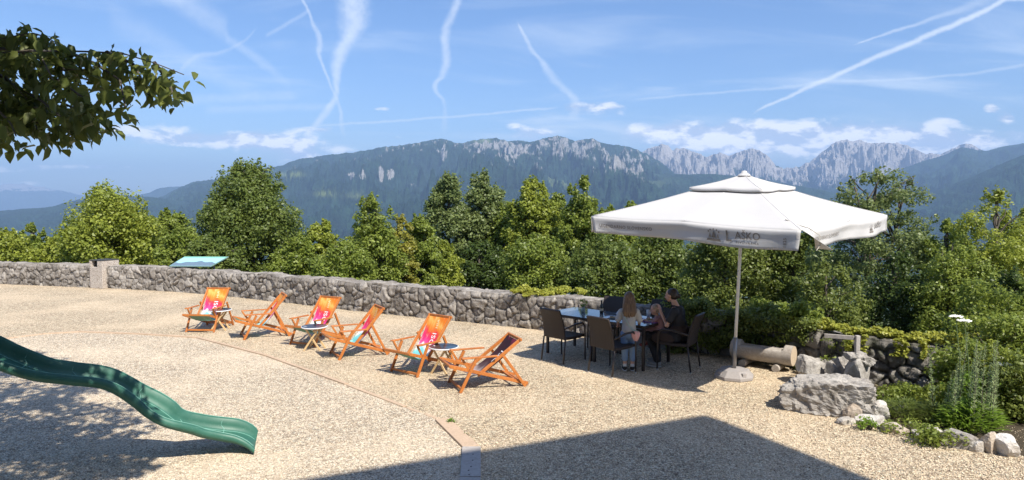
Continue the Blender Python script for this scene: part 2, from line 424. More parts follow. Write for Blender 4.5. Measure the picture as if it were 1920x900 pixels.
# ================================================================== SETTING
WALL = [(-26, 24.6), (-21.5, 23.7)] + [tuple(G(*p)[:2]) for p in ((0, 532), (340, 548), (700, 586), (1000, 617))] + [(2.6, 12.3), (3.9, 11.55), (4.6, 10.7), (5.35, 9.75), (6.3, 9.25), (7.6, 9.0), (9.5, 8.8), (14, 8.4), (22, 7.8)]
def path_sample(P, step):
    P = [np.array(p, float) for p in P]
    # Catmull-Rom
    out = []
    for i in range(len(P) - 1):
        p0, p1, p2, p3 = P[max(i - 1, 0)], P[i], P[i + 1], P[min(i + 2, len(P) - 1)]
        n = max(2, int(np.linalg.norm(p2 - p1) / step))
        for k in range(n):
            t = k / n
            out.append(.5 * ((2 * p1) + (-p0 + p2) * t + (2 * p0 - 5 * p1 + 4 * p2 - p3) * t * t + (-p0 + 3 * p1 - 3 * p2 + p3) * t ** 3))
    out.append(P[-1]); return np.array(out)
WS = path_sample(WALL, .25)
def wall_y(x): return np.interp(x, WS[:, 0], WS[:, 1])
def terrain_z(x, y):
    x = np.asarray(x, float); y = np.asarray(y, float)
    s = (y - wall_y(x)) * .87 - .45
    sp = np.maximum(s, 0)
    z = -.06 - .30 * np.clip(s / .3, 0, 1) - np.where(sp < 45, .42 * sp, .42 * 45 + (sp - 45) * .30)
    z = np.maximum(z, -300)
    nn = (fbm(x / 9, y / 9, 0, 3, 5) - .5) * np.clip(sp / 4, 0, 1) * 1.6 + (fbm(x / 700, y / 700, 0, 4, 9) - .5) * np.clip((sp - 800) / 1500, 0, 1) * 60
    return z + nn
def make_terrain():
    us = np.linspace(-1.5, 1.7, 420); ys = np.concatenate([np.linspace(-30, 2, 6), np.linspace(3, 60, 150), np.geomspace(62, 60000, 110)])
    Yg, U = np.meshgrid(ys, us, indexing='ij')
    scale = np.maximum(Yg, 12.0) if False else np.where(Yg < 26, 26, Yg)
    Xg = U * scale
    Z = terrain_z(Xg, Yg)
    me = np_mesh('ground', np.stack([Xg, Yg, Z], -1).reshape(-1, 3), gridq(*Xg.shape), smooth=True)
    m, nt, out = mat('hillside_and_valley'); P = geopos(nt)
    n = nt.noise(P, .0016, 5, .6); n2 = nt.noise(P, .02, 5, .6); n3 = nt.noise(P, 2.5, 4)
    forest = nt.mix(n2, (.018, .036, .012), (.04, .065, .02)); field = nt.mix(n2, (.10, .14, .04), (.17, .19, .07))
    col = nt.mix(nt.ss(n, .52, .60), forest, field)
    near = nt.mix(n3, (.03, .035, .015), (.07, .08, .03))
    sx = nt.new('ShaderNodeSeparateXYZ'); nt.L.new(P, sx.inputs[0])
    col = nt.mix(nt.ss(sx.outputs[1], 60, 300), near, col)
    pbsdf(nt, out, col, .95, spec=.1)
    o = link_mesh('ground', me, m); tag(o, 'green hillside and valley falling away beyond the terrace wall', 'ground', kind='structure')
make_terrain()

def poly_sheet(name, pts, z, m, label, cat, bumpy=.0):
    bm = bmesh.new(); vs = [bm.verts.new((p[0], p[1], z)) for p in pts]; bm.faces.new(vs)
    bmesh.ops.triangulate(bm, faces=list(bm.faces))
    for f in bm.faces:
        f.normal_update()
        if f.normal.z < 0: f.normal_flip()
    me = bpy.data.meshes.new(name); bm.to_mesh(me); bm.free()
    o = link_mesh(name, me, m); tag(o, label, cat, kind='structure'); return o
terr = [tuple(p + np.array((.12, .12))) for p in WS] + [(22, -14), (-26, -14)]
poly_sheet('gravel_terrace', terr, 0.0, M_GRAVEL, 'beige gravel terrace inside the low stone wall', 'gravel ground')
CP = [G(-330, 668), G(-150, 655), G(0, 637), G(80, 627), G(150, 623), G(260, 627), G(370, 634), G(500, 668), G(650, 722), G(760, 764), G(828, 788), G(884, 842), G(882, 900)]
CP = [Vector((p.x, p.y, 0)) for p in CP] + [Vector((CP[-1].x - .05, 2.0, 0))]
poly_sheet('playground_gravel', [(p.x, p.y) for p in CP] + [(-13, 2.0), (-13, 9)], 0.004, M_PLAY, 'pale grey gravel of the play area inside the timber edging', 'gravel ground')

# timber edging boards
def edging():
    r = empty('timber_edging', CP[3], 0, 'long thin timber edging between pale play gravel and beige terrace gravel', 'edging')
    hs = [.02, .02, .022, .026, .028, .028, .028, .026, .018, .006, .03, .035]
    ws = [.06] * 9 + [.06, .17, .20]
    seg = list(zip(CP[:-1], CP[1:]))
    for i, (a, b) in enumerate(seg):
        h = hs[min(i, 11)]; w = ws[min(i, 11)]
        if i == 9: continue
        mb = MB(); d = (b - a).normalized()
        L = (b - a).length
        mb.beam(a + d * .01 + Vector((0, 0, h / 2)) - CP[3], b - d * .01 + Vector((0, 0, h / 2)) - CP[3], w, h, bev=.004)
        mb.build('board', M_CURBG if i >= 11 else M_CURB, r)
    # low worn stretch, mostly under the gravel
    a, b = seg[8]
    mb = MB(); rg = random.Random(3)
    pts = [CP[9].lerp(CP[10], t) for t in (0, .5, 1)]
    for k in range(2):
        p, q = pts[k], pts[k + 1]; mb.beam(p.lerp(q, .1) - CP[3] + Vector((0, 0, .004)), p.lerp(q, .8) - CP[3] + Vector((0, 0, .004)), .05, .012, bev=.002)
    mb.build('board', M_CURB, r)
    a, b = CP[11], CP[12]; ms = simple('dark_screw', (.05, .04, .04), .5)
    for t in (.3, .5, .7, .82, .95): 
        p = a.lerp(b, t); MB().lathe([(.008, 0), (.008, .003)], p + Vector((.02 * math.sin(t * 90), 0, .0352)) - CP[3], 8).build('screw', ms, r)
edging()

# ---------------------------------------------------------------- stone walls
def stone_mat(name, cs, mortar_hollow, moss=0.0):
    m, nt, out = mat(name); r = attr(nt, 'rnd'); e = attr(nt, 'edge'); P = geopos(nt)
    n = nt.noise(P, 9, 6, .65); n2 = nt.noise(P, 30, 6, .75); n3 = nt.noise(P, 2.2, 3)
    col = nt.ramp(r, [(0, cs[0]), (.35, cs[1]), (.7, cs[2]), (1, cs[3])])
    col = nt.mix(nt.lin(n, .35, .7, 0, .65), col, cs[3]); col = nt.mix(nt.ss(n2, .52, .68, 0, .5), col, cs[0])
    col = nt.mix(nt.ss(n, .60, .70, 0, .55), col, (.66, .62, .54)); col = nt.mix(nt.ss(n3, .52, .68, 0, .4), col, tuple(x * .55 for x in cs[1]))
    col = nt.mix(nt.m('MULTIPLY', e, .92), col, mortar_hollow)  # dark joints on walls; on rocks, shade of hollows put into the colour
    if moss: col = nt.mix(nt.m('MULTIPLY', nt.ss(n3, .5, .65), moss), col, (.05, .06, .025))
    pbsdf(nt, out, col, .92, nt.m('ADD', n2, nt.m('MULTIPLY', n, 1.5)), .95, .02, spec=.2); return m
M_WALL = stone_mat('grey_wall_stone', [(.11, .095, .078), (.20, .175, .15), (.28, .25, .215), (.41, .375, .33)], (.05, .042, .034))
M_WALLD = stone_mat('dark_wall_stone', [(.07, .062, .055), (.13, .118, .105), (.19, .172, .155), (.32, .30, .27)], (.028, .025, .02), .5)
def voro(x, y, sd, cx, cy):
    """jittered cells, returns F1, F2, random of the nearest cell and of a second channel"""
    row = np.floor(y / cy); gx = x / cx + .5 * (row % 2)
    ix, iy = np.floor(gx).astype(np.int64), np.floor(y / cy).astype(np.int64)
    f1 = np.full(x.shape, 9.); f2 = np.full(x.shape, 9.); r1 = np.zeros(x.shape); r2 = np.zeros(x.shape)
    for dx in (-2, -1, 0, 1, 2):
        for dy in (-1, 0, 1):
            jx, jy = ix + dx, iy + dy
            px = jx + .5 + (_h(jx, jy, 0, sd) - .5) * .85 - .5 * (jy % 2) + .5 * (row % 2) * 0
            py = jy + .5 + (_h(jx, jy, 1, sd) - .5) * .75
            ddx = np.abs(x / cx - px) * cx; ddy = np.abs(y / cy - py) * cy
            ww = .6 + .95 * _h(jx, jy, 4, sd)
            d = (ddx ** 3.4 + ddy ** 3.4) ** (1 / 3.4) / ww / ((cx + cy) / 2)
            near = d < f1
            f2 = np.where(near, f1, np.minimum(f2, d)); r1 = np.where(near, _h(jx, jy, 2, sd), r1); r2 = np.where(near, _h(jx, jy, 3, sd), r2)
            f1 = np.where(near, d, f1)
    return f1, f2, r1, r2
def stone_wall(name, P, h0, thick, m, label, cell=(.30, .19), sd=1, res=.022, capn=.02, amp=.055, hvar=.05, rough=1.0, parent=None):
    S = path_sample(P, res); seg = np.linalg.norm(np.diff(S, axis=0), axis=1); s = np.concatenate([[0], np.cumsum(seg)])
    S2 = np.stack([np.interp(np.arange(0, s[-1], res), s, S[:, k]) for k in (0, 1)], 1); s = np.arange(0, s[-1], res)
    k = 9; ker = np.ones(k) / k
    T = np.gradient(S2, axis=0); T = np.stack([np.convolve(np.pad(T[:, i], k // 2, 'edge'), ker, 'valid') for i in (0, 1)], 1)
    T /= np.linalg.norm(T, axis=1)[:, None]; Nn = np.stack([T[:, 1], -T[:, 0]], 1)      # towards the terrace
    hh = (h0(s) if callable(h0) else np.full(len(s), h0)) + (vn(s * 1.1, 0, 0, sd) - .5) * hvar + (vn(s * 4, 3, 0, sd) - .5) * hvar * .7
    nf = int(h0 / res) if not callable(h0) else int(.72 / res)
    nt_ = int(thick / res / 1.3)
    prof = [(0, j / nf, 0) for j in range(nf + 1)] + [(j / nt_, 1, 1) for j in range(1, nt_ + 1)] + [(1, 1 - j / 6, 2) for j in range(1, 7)]
    prof = np.array(prof); nr = len(prof)
    ss, pp = np.meshgrid(s, np.arange(nr), indexing='ij')
    a = prof[pp][..., 0]; b = prof[pp][..., 1]; kd = prof[pp][..., 2]
    H = hh[:, None]
    vv = np.where(kd == 0, b * H, np.where(kd == 1, H + a * thick, H + thick + (1 - b) * H))
    wx = ss + (fbm(ss * 3, vv * 3, 0, 3, sd + 20) - .5) * .16; wy = vv + (fbm(ss * 3, vv * 3, 4, 3, sd + 30) - .5) * .12
    f1, f2, r1, r2 = voro(wx, wy, sd, *cell)
    ed = f2 - f1; bulge = np.clip(ed / .17, 0, 1) ** .45
    sm = 1 - np.clip(ed / .085, 0, 1)
    fb = fbm(ss * 9, vv * 9, 0, 4, sd + 40) - .5
    facet = (fbm(ss * 5 + r1 * 50, vv * 5, 0, 3, sd + 50, ridge=True) - .5)
    disp = amp * (bulge * (.55 + .9 * r2) - .35) + .05 * rough * fb + .055 * rough * facet * bulge
    edge_fade = np.clip(b * H / .03, .25, 1)
    nx = np.where(kd == 0, 1, np.where(kd == 1, 0, -1)) * 1.0
    corner = np.where((kd == 0) & (b > .93), .5, 1)
    nz_ = np.where(kd == 1, capn / amp * 1.0, 0)
    off = -a * thick + nx * disp * corner - np.where((kd == 0) & (b > .96), .02, 0)
    Xc = S2[:, 0][:, None] + Nn[:, 0][:, None] * off; Yc = S2[:, 1][:, None] + Nn[:, 1][:, None] * off
    Zc = np.where(kd == 1, H + nz_ * disp, b * H + (disp * .3 * (b > .93)) * (kd == 0)) - .04 * (b == 0)
    V = np.stack([Xc, Yc, Zc], -1).reshape(-1, 3)
    me = np_mesh(name, V, gridq(len(s), nr)[:, ::-1], {'rnd': r1, 'edge': sm * np.where(kd == 1, .35, 1)}, smooth=False)
    # end caps
    o = link_mesh(name, me, m, parent)
    return o
wallA = WALL[:8]
w = stone_wall('stone_wall', wallA, .70, .50, M_WALL, '', (.27, .18), 3)
tag(w, 'long low grey stone wall along the far edge of the gravel terrace', 'wall')
wallB = [(4.05, 11.55), (4.35, 11.2), (4.6, 10.75), (4.95, 10.3)] + [WALL[i] for i in (9, 10, 11, 12)]
w = stone_wall('stone_wall', wallB, .68, .45, M_WALLD, '', (.34, .17), 11, amp=.09, hvar=.14, rough=1.7)
tag(w, 'dark rough dry stone wall behind the log bench, overgrown with yellow vine', 'wall')

# ---------------------------------------------------------------- building behind the viewer (throws the large shadow)
def building():
    ap, lf, rt = G(1320, 778), G(560, 900), G(1630, 900)
    Hb = 10.0; sh = Vector((SUN.x / SUN.z, SUN.y / SUN.z, 0)) * Hb
    c = ap + sh; d1 = (lf - ap).normalized(); d2 = (rt - ap).normalized()
    r = empty('plastered_building', c, 0, 'tall plastered building behind the viewer whose flat eaves shade the gravel', 'building')
    def P(a, b, z): return d1 * a + d2 * b + Vector((0, 0, z))
    def slab(a0, a1, b0, b1, z0, z1):
        mb = MB(); vs = [P(a, b, z) for z in (z0, z1) for (a, b) in ((a0, b0), (a1, b0), (a1, b1), (a0, b1))]
        mb.add(vs, [(0, 1, 2, 3), (7, 6, 5, 4), (0, 4, 5, 1), (1, 5, 6, 2), (2, 6, 7, 3), (3, 7, 4, 0)]); return mb
    wall = slab(.45, 17.55, .45, 10.55, -.05, Hb - .31).build('wall', simple('cream_plaster', (.62, .56, .46), .9, .06, 3), r)
    slab(0, 18, 0, 11, Hb - .3, Hb).build('roof', simple('roof_boards', (.20, .10, .06), .8), r)
    for k in range(4):
        for zz in (1.0, 5.6):
            a = 2.2 + k * 4
            f = slab(a, a + 1.1, .40, .449, zz, zz + 1.6).build('window', simple('window_white', (.7, .7, .68), .5), r)
            slab(a + .1, a + 1.0, .385, .399, zz + .1, zz + 1.5).build('pane', simple('dark_glass', (.03, .035, .04), .1), f)
building()

# ---------------------------------------------------------------- mountains
def mountain_mat(name, forest, rock, meadow):
    m, nt, out = mat(name); P = geopos(nt); rk = attr(nt, 'rock'); md = attr(nt, 'meadow')
    n = nt.noise(P, .006, 6, .65); n2 = nt.noise(P, .025, 5, .7)
    fo = nt.mix(nt.lin(n, .3, .7), tuple(x * .5 for x in forest), tuple(x * 1.9 for x in forest)); fo = nt.mix(nt.ss(n2, .42, .62, 0, .6), fo, tuple(x * .45 for x in forest))
    ro = nt.mix(n2, tuple(x * .6 for x in rock), tuple(min(.8, x * 1.15) for x in rock))
    f = nt.ss(nt.m('MULTIPLY_ADD', nt.m('SUBTRACT', n2, .5), .9, rk), .42, .62)
    col = nt.mix(md, fo, nt.mix(n2, tuple(x * .8 for x in meadow), meadow)); col = nt.mix(f, col, ro)
    pbsdf(nt, out, col, .95, nt.m('ADD', n2, n), 1.0, 25.0, spec=.05); return m
MM_F = mountain_mat('forested_mountain', (.018, .038, .022), (.34, .33, .31), (.16, .20, .07))
MM_R = mountain_mat('rocky_mountain', (.030, .050, .032), (.44, .41, .385), (.11, .14, .07))
def ridge(name, pts, D, D0, m, label, sd, rockline=(2.0, 3.0), rockn=.0, nc=700, nr=150, jag=.012, relief=.24, freq=9, patches=(), zv=-300, back=.25, steep=1.15, snow=False):
    pts = sorted(pts); px = np.linspace(pts[0][0], pts[-1][0], nc)
    sky_y = np.interp(px, [p[0] for p in pts], [p[1] for p in pts])
    # smooth the corners a little, then roughen the crest
    ker = np.hanning(9); ker /= ker.sum(); sky_y = np.convolve(np.pad(sky_y, 4, 'edge'), ker, 'valid')
    U = np.array([UV(a, b)[0] for a, b in zip(px, sky_y)]); Vv = np.array([UV(a, b)[1] for a, b in zip(px, sky_y)])
    zr = CH + Vv * D
    zr = zr + (fbm(px / 14, 0, 0, 5, sd, .6, True) - .55) * jag * D * .5
    tb = int(nr * .18); t = np.concatenate([np.linspace(0, 1, nr - tb), 1 + np.linspace(0, 1, tb + 1)[1:] ** 1.0 * back])
    T, C = np.meshgrid(t, np.arange(nc), indexing='ij'); Ug = U[C]; ZR = zr[C]
    dist = D0 + (D - D0) * T
    Xw = Ug * dist
    wv = fbm(Xw / D * freq, dist / D * freq * .8, 0, 3, sd + 3) * 1.6
    n1 = fbm(Xw / D * freq * 2 + wv, dist / D * freq * 1.3 + wv * .8, 0, 6, sd + 7, .52, True)
    n2 = fbm(Xw / D * freq * 7, dist / D * freq * 4, 0, 5, sd + 11, .55, True)
    Tc = np.clip(T, 0, 1)
    base = zv + (ZR - zv) * Tc ** steep
    span = (ZR - zv)
    env = np.sin(np.pi * np.clip(T, 0, 1)) ** .7
    Z = base + span * relief * ((n1 - .62) * 1.5 + (n2 - .6) * .8) * env
    Z = np.where(T > 1, ZR - (T - 1) * D * .45 * .8 + span * .1 * (n2 - .6) * (T > 1.02), Z)
    # keep the near slope under the line of sight of the crest
    lim = CH + (ZR - CH) / D * dist - (1 - Tc) * 6
    Z = np.where(T < 1, np.minimum(Z, np.where(lim > zv, lim, Z)), Z)
    V = np.stack([Xw, dist, Z], -1)
    # slope steepness and rock
    gz = np.abs(np.gradient(Z, axis=1)) / (np.abs(np.gradient(Xw, axis=1)) + 1e-6) + np.abs(np.gradient(Z, axis=0)) / (np.abs(np.gradient(dist, axis=0)) + 1e-6)
    hn = (Z - zv) / (np.max(zr) - zv)
    rk = (hn - rockline[0]) / (rockline[1] - rockline[0]) + (n2 - .6) * 1.6 + (np.minimum(gz, 1.6) - .9) * .20 + rockn + (n1 - .6) * .8
    md = np.zeros_like(Z)
    py = 450 - F * ((Z - CH) * math.cos(PITCH) + dist * math.sin(PITCH)) / (dist * math.cos(PITCH) - (Z - CH) * math.sin(PITCH))
    pxx = 960 + F * Xw / (dist * math.cos(PITCH) - (Z - CH) * math.sin(PITCH))
    for (kind, cx, cy, rx, ry, am) in patches:
        g = np.exp(-(((pxx - cx) / rx) ** 2 + ((py - cy) / ry) ** 2) ** 1.5) * am * (1 + (vn(pxx / 5, py / 3, 0, 77) - .5) * 1.2)
        if kind == 'm': md = np.maximum(md, np.clip(g * 1.5, 0, 1))
        else: rk = rk + g * (.6 if (cy < 320 and cx > 880) else 1)
    rk = np.clip(rk, 0, 1.2)
    me = np_mesh(name, V.reshape(-1, 3), gridq(*T.shape), {'rock': rk, 'meadow': md}, smooth=True)
    o = link_mesh(name, me, m); tag(o, label, 'mountain', kind='structure'); return o
A = [(250, 392), (285, 374), (307, 367), (333, 353), (367, 340), (400, 336), (440, 326), (500, 316), (530, 309), (560, 299), (600, 292), (640, 288), (665, 285), (690, 282), (715, 276), (740, 274), (770, 270), (790, 267), (805, 264), (826, 260), (845, 265), (852, 269), (868, 268), (885, 264), (900, 261), (930, 259), (950, 264), (980, 264), (992, 266), (1010, 262), (1030, 258), (1045, 254), (1060, 258), (1078, 264), (1090, 261), (1112, 260), (1126, 268), (1140, 270), (1180, 276), (1210, 287), (1240, 305), (1262, 322), (1290, 345), (1340, 385)]
ridge('mountains', A, 7000, 2500, MM_F, 'long forested blue ridge with grey crags and a pale quarry scar', 1, (1.1, 2.6), .02, 1300, 340, .007, .38, 11,
      [('r', 715, 327, 6, 12, 1.6), ('r', 733, 327, 7, 9, 1.6), ('r', 658, 328, 8, 4, 1.0), ('r', 680, 331, 8, 4, .9), ('r', 775, 345, 8, 6, .9), ('m', 545, 327, 24, 4, 1), ('m', 610, 363, 24, 5, .6), ('m', 665, 366, 20, 4, .6),
       ('r', 905, 275, 22, 10, .5), ('r', 945, 277, 26, 12, .5), ('r', 965, 288, 26, 20, .42), ('r', 1000, 290, 40, 26, .28), ('r', 1060, 280, 40, 24, .33), ('r', 1110, 285, 44, 24, .33), ('r', 1160, 305, 50, 22, .34), ('r', 1200, 310, 36, 20, .44), ('r', 830, 285, 9, 12, .45), ('r', 833, 300, 12, 6, .5), ('m', 905, 265, 20, 5, .6)])
Dp = [(930, 372), (985, 338), (1012, 318), (1040, 312), (1060, 314), (1080, 322), (1096, 314), (1115, 307), (1150, 310), (1170, 316), (1230, 326), (1290, 327), (1340, 326), (1380, 330), (1420, 334), (1480, 346), (1540, 356), (1600, 372)]
ridge('foothills', Dp, 5600, 2500, MM_F, 'lower green foothills in front of the grey peaks', 2, (3, 4), 0, 600, 160, .003, .25, 10, [('m', 1070, 340, 110, 24, .38), ('m', 1180, 345, 70, 20, .3), ('r', 1065, 320, 6, 6, .6)])
B = [(1150, 330), (1190, 300), (1205, 284), (1218, 278), (1230, 274), (1240, 270), (1252, 274), (1262, 282), (1272, 278), (1282, 277), (1295, 283), (1310, 288), (1325, 296), (1338, 290), (1352, 287), (1368, 291), (1385, 287), (1400, 281), (1412, 278), (1425, 283), (1437, 290), (1448, 302), (1456, 312), (1470, 316), (1500, 312), (1518, 304), (1530, 294), (1545, 284), (1558, 272), (1572, 264), (1585, 262), (1598, 264), (1612, 262), (1630, 268), (1650, 269), (1665, 268), (1682, 268), (1700, 273), (1720, 282), (1735, 289), (1748, 287), (1762, 289), (1785, 280), (1800, 273), (1812, 270), (1828, 274), (1845, 283), (1900, 300)]
ridge('rocky_peaks', B, 8600, 6300, MM_R, 'jagged pale grey limestone peaks behind the foothills', 4, (.50, .80), .12, 1200, 320, .010, .50, 17)
C1 = [(1500, 372), (1560, 352), (1620, 338), (1680, 322), (1700, 313), (1725, 304), (1770, 291), (1790, 281), (1806, 276), (1820, 279), (1850, 283), (1885, 274), (1925, 268), (1990, 258), (2100, 250)]
ridge('hills', C1, 7200, 3200, MM_F, 'blue forested ridge on the right', 5, (1.1, 1.5), -.1, 500, 150, .004, .26, 9)
C2 = [(1620, 402), (1700, 378), (1770, 352), (1830, 328), (1880, 306), (1925, 288), (2000, 270), (2100, 262)]
ridge('hills', C2, 4600, 2200, MM_F, 'nearer darker forested spur on the far right', 6, (3, 4), 0, 400, 130, .003, .24, 9, [('r', 1845, 330, 7, 4, .7)])
E = [(200, 376), (250, 368), (280, 361), (298, 353), (315, 350), (345, 349), (380, 352), (440, 356), (520, 362)]
ridge('hills', E, 10500, 8300, MM_F, 'pale blue hill between the two large left trees', 8, (3, 4), 0, 300, 70, .003)
Fp = [(-220, 352), (-100, 349), (-40, 350), (0, 347), (14, 344), (28, 346), (45, 345), (62, 349), (80, 350), (96, 355), (120, 358), (150, 366), (220, 374), (300, 378)]
ridge('far_mountains', Fp, 17500, 14500, MM_R, 'very distant pale snowy mountains on the far left horizon', 9, (.72, .9), 0, 400, 80, .004, .2, 20)
Gp = [(-260, 392), (-100, 390), (0, 395), (40, 392), (80, 390), (100, 387), (133, 377), (170, 369), (220, 365), (290, 370), (360, 380)]
ridge('hills', Gp, 5200, 2600, MM_F, 'dark wooded low hills on the left edge below the plain', 10, (3, 4), 0, 500, 120, .003, .22, 12, zv=-300)

# haze: one closed box round everything on the ground
def haze():
    mb = MB(); z0, z1 = -380, 1080; x0, x1, y0, y1 = -17000, 12500, -260, 18500
    mb.add([(x, y, z) for x in (x0, x1) for y in (y0, y1) for z in (z0, z1)], [(0, 1, 3, 2), (4, 6, 7, 5), (0, 4, 5, 1), (2, 3, 7, 6), (0, 2, 6, 4), (1, 5, 7, 3)])
    m = bpy.data.materials.new('haze_air'); m.use_nodes = True; nt = NT(m.node_tree); m.node_tree.nodes.clear()
    out = nt.new('ShaderNodeOutputMaterial'); p = nt.new('ShaderNodeVolumePrincipled')
    p.inputs['Color'].default_value = (.44, .66, 1.0, 1); p.inputs['Density'].default_value = HAZE; p.inputs['Anisotropy'].default_value = 0.0
    nt.L.new(p.outputs[0], out.inputs['Volume'])
    o = mb.build('haze', m); tag(o, 'thin blue haze in the air over the valley', 'haze', kind='stuff')
HAZE = 0.95e-4
haze()

# loose pebbles lying on the gravel in the foreground
def pebbles(name, label, inside, mt, seed, n):
    rs = np.random.RandomState(seed); Yp = 5.2 + 8.5 * rs.rand(n * 3) ** 1.5; Up = rs.uniform(-.9, .95, n * 3); Xp = Up * Yp
    a = np.array([(p.x, p.y) for p in CP]); poly = np.concatenate([a, [(-13, 2.0), (-13, 9)]])
    ins = np.zeros(len(Xp), bool); j = len(poly) - 1
    for i in range(len(poly)):
        xi, yi = poly[i]; xj, yj = poly[j]
        c = ((yi > Yp) != (yj > Yp)) & (Xp < (xj - xi) * (Yp - yi) / (yj - yi + 1e-12) + xi); ins ^= c; j = i
    keep = (ins == inside) & (Yp < wall_y(Xp) - .6) & ~((Xp > 3.9) & (Yp > 9.6 - Xp * .3)); Xp, Yp = Xp[keep][:n], Yp[keep][:n]; n = len(Xp)
    oc = np.array([(1, 0, 0), (0, 1, 0), (-1, 0, 0), (0, -1, 0), (0, 0, 1), (0, 0, -1)], float)
    r = .0045 + .0060 * rs.rand(n) ** 2; sc = np.stack([r * rs.uniform(.9, 1.6, n), r * rs.uniform(.7, 1.1, n), r * rs.uniform(.5, .8, n)], 1)
    P = oc[None] * sc[:, None] * rs.uniform(.8, 1.2, (n, 6, 1)); th = rs.rand(n) * 6.28; c_, s_ = np.cos(th)[:, None], np.sin(th)[:, None]
    V = np.stack([P[..., 0] * c_ - P[..., 1] * s_ + Xp[:, None], P[..., 0] * s_ + P[..., 1] * c_ + Yp[:, None], P[..., 2] + .006], -1).reshape(-1, 3)
    t = np.array([(0, 1, 4), (1, 2, 4), (2, 3, 4), (3, 0, 4), (1, 0, 5), (2, 1, 5), (3, 2, 5), (0, 3, 5)]); Q = (t[None] + (np.arange(n) * 6)[:, None, None]).reshape(-1, 3)
    me = np_mesh(name, V, Q, {'rnd': np.repeat(rs.rand(n), 6)}); o = link_mesh(name, me, mt); tag(o, label, 'gravel', kind='stuff')
def pebmat(name, cs):
    m, nt, out = mat(name); pbsdf(nt, out, nt.ramp(attr(nt, 'rnd'), [(0, cs[0]), (.3, cs[1]), (.7, cs[2]), (1, cs[3])]), .8, spec=.25); return m
pebbles('loose_gravel', 'loose beige pebbles on the terrace', False, pebmat('beige_pebble', [(.22, .165, .115), (.60, .47, .32), (.82, .68, .48), (.88, .78, .62)]), 3, 42000)
pebbles('loose_gravel', 'loose pale pebbles on the play area', True, pebmat('pale_pebble', [(.22, .168, .125), (.62, .50, .36), (.84, .715, .54), (.88, .80, .67)]), 4, 30000)
# ================================================================== VEGETATION
def rdirs(rs, n):
    d = rs.normal(size=(n, 3)); return d / np.linalg.norm(d, axis=1)[:, None]
def leaf_geo(C, Nrm, Ax, L, Wd, fold=.0, shape='rhomb'):
    """leaves centred at C with normal Nrm and long axis Ax (made perpendicular), length L, width Wd."""
    Ax = Ax - Nrm * (Ax * Nrm).sum(1)[:, None]; Ax /= np.linalg.norm(Ax, axis=1)[:, None] + 1e-9
    B = np.cross(Nrm, Ax); L = L[:, None]; Wd = Wd[:, None]
    if shape == 'rhomb':
        P = [C - Ax * L * .5, C + B * Wd * .5 - Ax * L * .05, C + Ax * L * .5, C - B * Wd * .5 - Ax * L * .05]
        V = np.stack(P, 1).reshape(-1, 3); Q = np.arange(len(V)).reshape(-1, 4); return V, Q, 4
    # pointed leaf: two folded halves, each a quad strip of 2 quads -> 8 verts
    up = Nrm * Wd * fold
    tip = C + Ax * L * .5 - Nrm * L * .10; base = C - Ax * L * .5 - Nrm * L * .02
    m1 = C - Ax * L * .22; m2 = C + Ax * L * .18
    l1 = m1 + B * Wd * .46 + up; l2 = m2 + B * Wd * .36 + up; r1 = m1 - B * Wd * .46 + up; r2 = m2 - B * Wd * .36 + up
    V = np.stack([base, m1, m2, tip, l1, l2, r1, r2], 1)
    n = len(C); o = (np.arange(n) * 8)[:, None]
    q = np.concatenate([o + np.array(k) for k in ([0, 4, 5, 1], [1, 5, 3, 2], [0, 1, 6, 6])], 1) if False else None
    Q = np.concatenate([(o + np.array([[0, 1, 2, 5]])[:, [0, 1, 2, 3]]), ], 0) if False else None
    quads = [[0, 1, 5, 4], [1, 2, 3, 5], [0, 6, 7, 1], [1, 7, 3, 2]]
    Q = np.concatenate([o + np.array([k]) for k in quads], 0)
    return V.reshape(-1, 3), Q, 8
def leaves_object(name, C, Nrm, Ax, L, Wd, rnd, clump, m, parent=None, shape='rhomb', fold=0.0):
    V, Q, k = leaf_geo(C, Nrm, Ax, L, Wd, fold, shape)
    me = np_mesh(name, V, Q, {'rnd': np.repeat(rnd, k), 'clump': np.repeat(clump, k)})
    return link_mesh(name, me, m, parent)
def clump_leaves(rs, centers, radii, n_per, leaf, flat=.75, upbias=.35, crad=None, thin=.35):
    k = len(centers); idx = np.repeat(np.arange(k), n_per); n = len(idx)
    d = rdirs(rs, n); r = radii[idx] * (thin + (1 - thin) * rs.rand(n) ** .6) * (1 + .35 * rs.rand(n) ** 4)
    off = d * r[:, None]; off[:, 2] *= flat
    C = centers[idx] + off
    N = d * .55 + rdirs(rs, n) * .65 + np.array([0, 0, upbias]); N /= np.linalg.norm(N, axis=1)[:, None]
    A = rdirs(rs, n) + np.array([0, 0, -.35]); L = leaf * (.65 + .7 * rs.rand(n))
    return C, N, A, L, L * (.5 + .2 * rs.rand(n)), rs.rand(n), crad[idx] if crad is not None else rs.rand(k)[idx]
def limb(mb, p0, p1, r0, r1, rs, seg=6, wob=.12):
    p0 = np.array(p0); p1 = np.array(p1); n = 5; L = np.linalg.norm(p1 - p0); pts = []
    w = (rs.rand(n + 1, 3) - .5) * wob * L; w[0] = 0; w[-1] = 0
    for i in range(n + 1):
        t = i / n; q = p0 + (p1 - p0) * t + w[i]; q[2] += .10 * L * math.sin(math.pi * t); pts.append(tuple(q))
    mb.tube(pts, [r0 + (r1 - r0) * i / n for i in range(n + 1)], seg)
    return pts
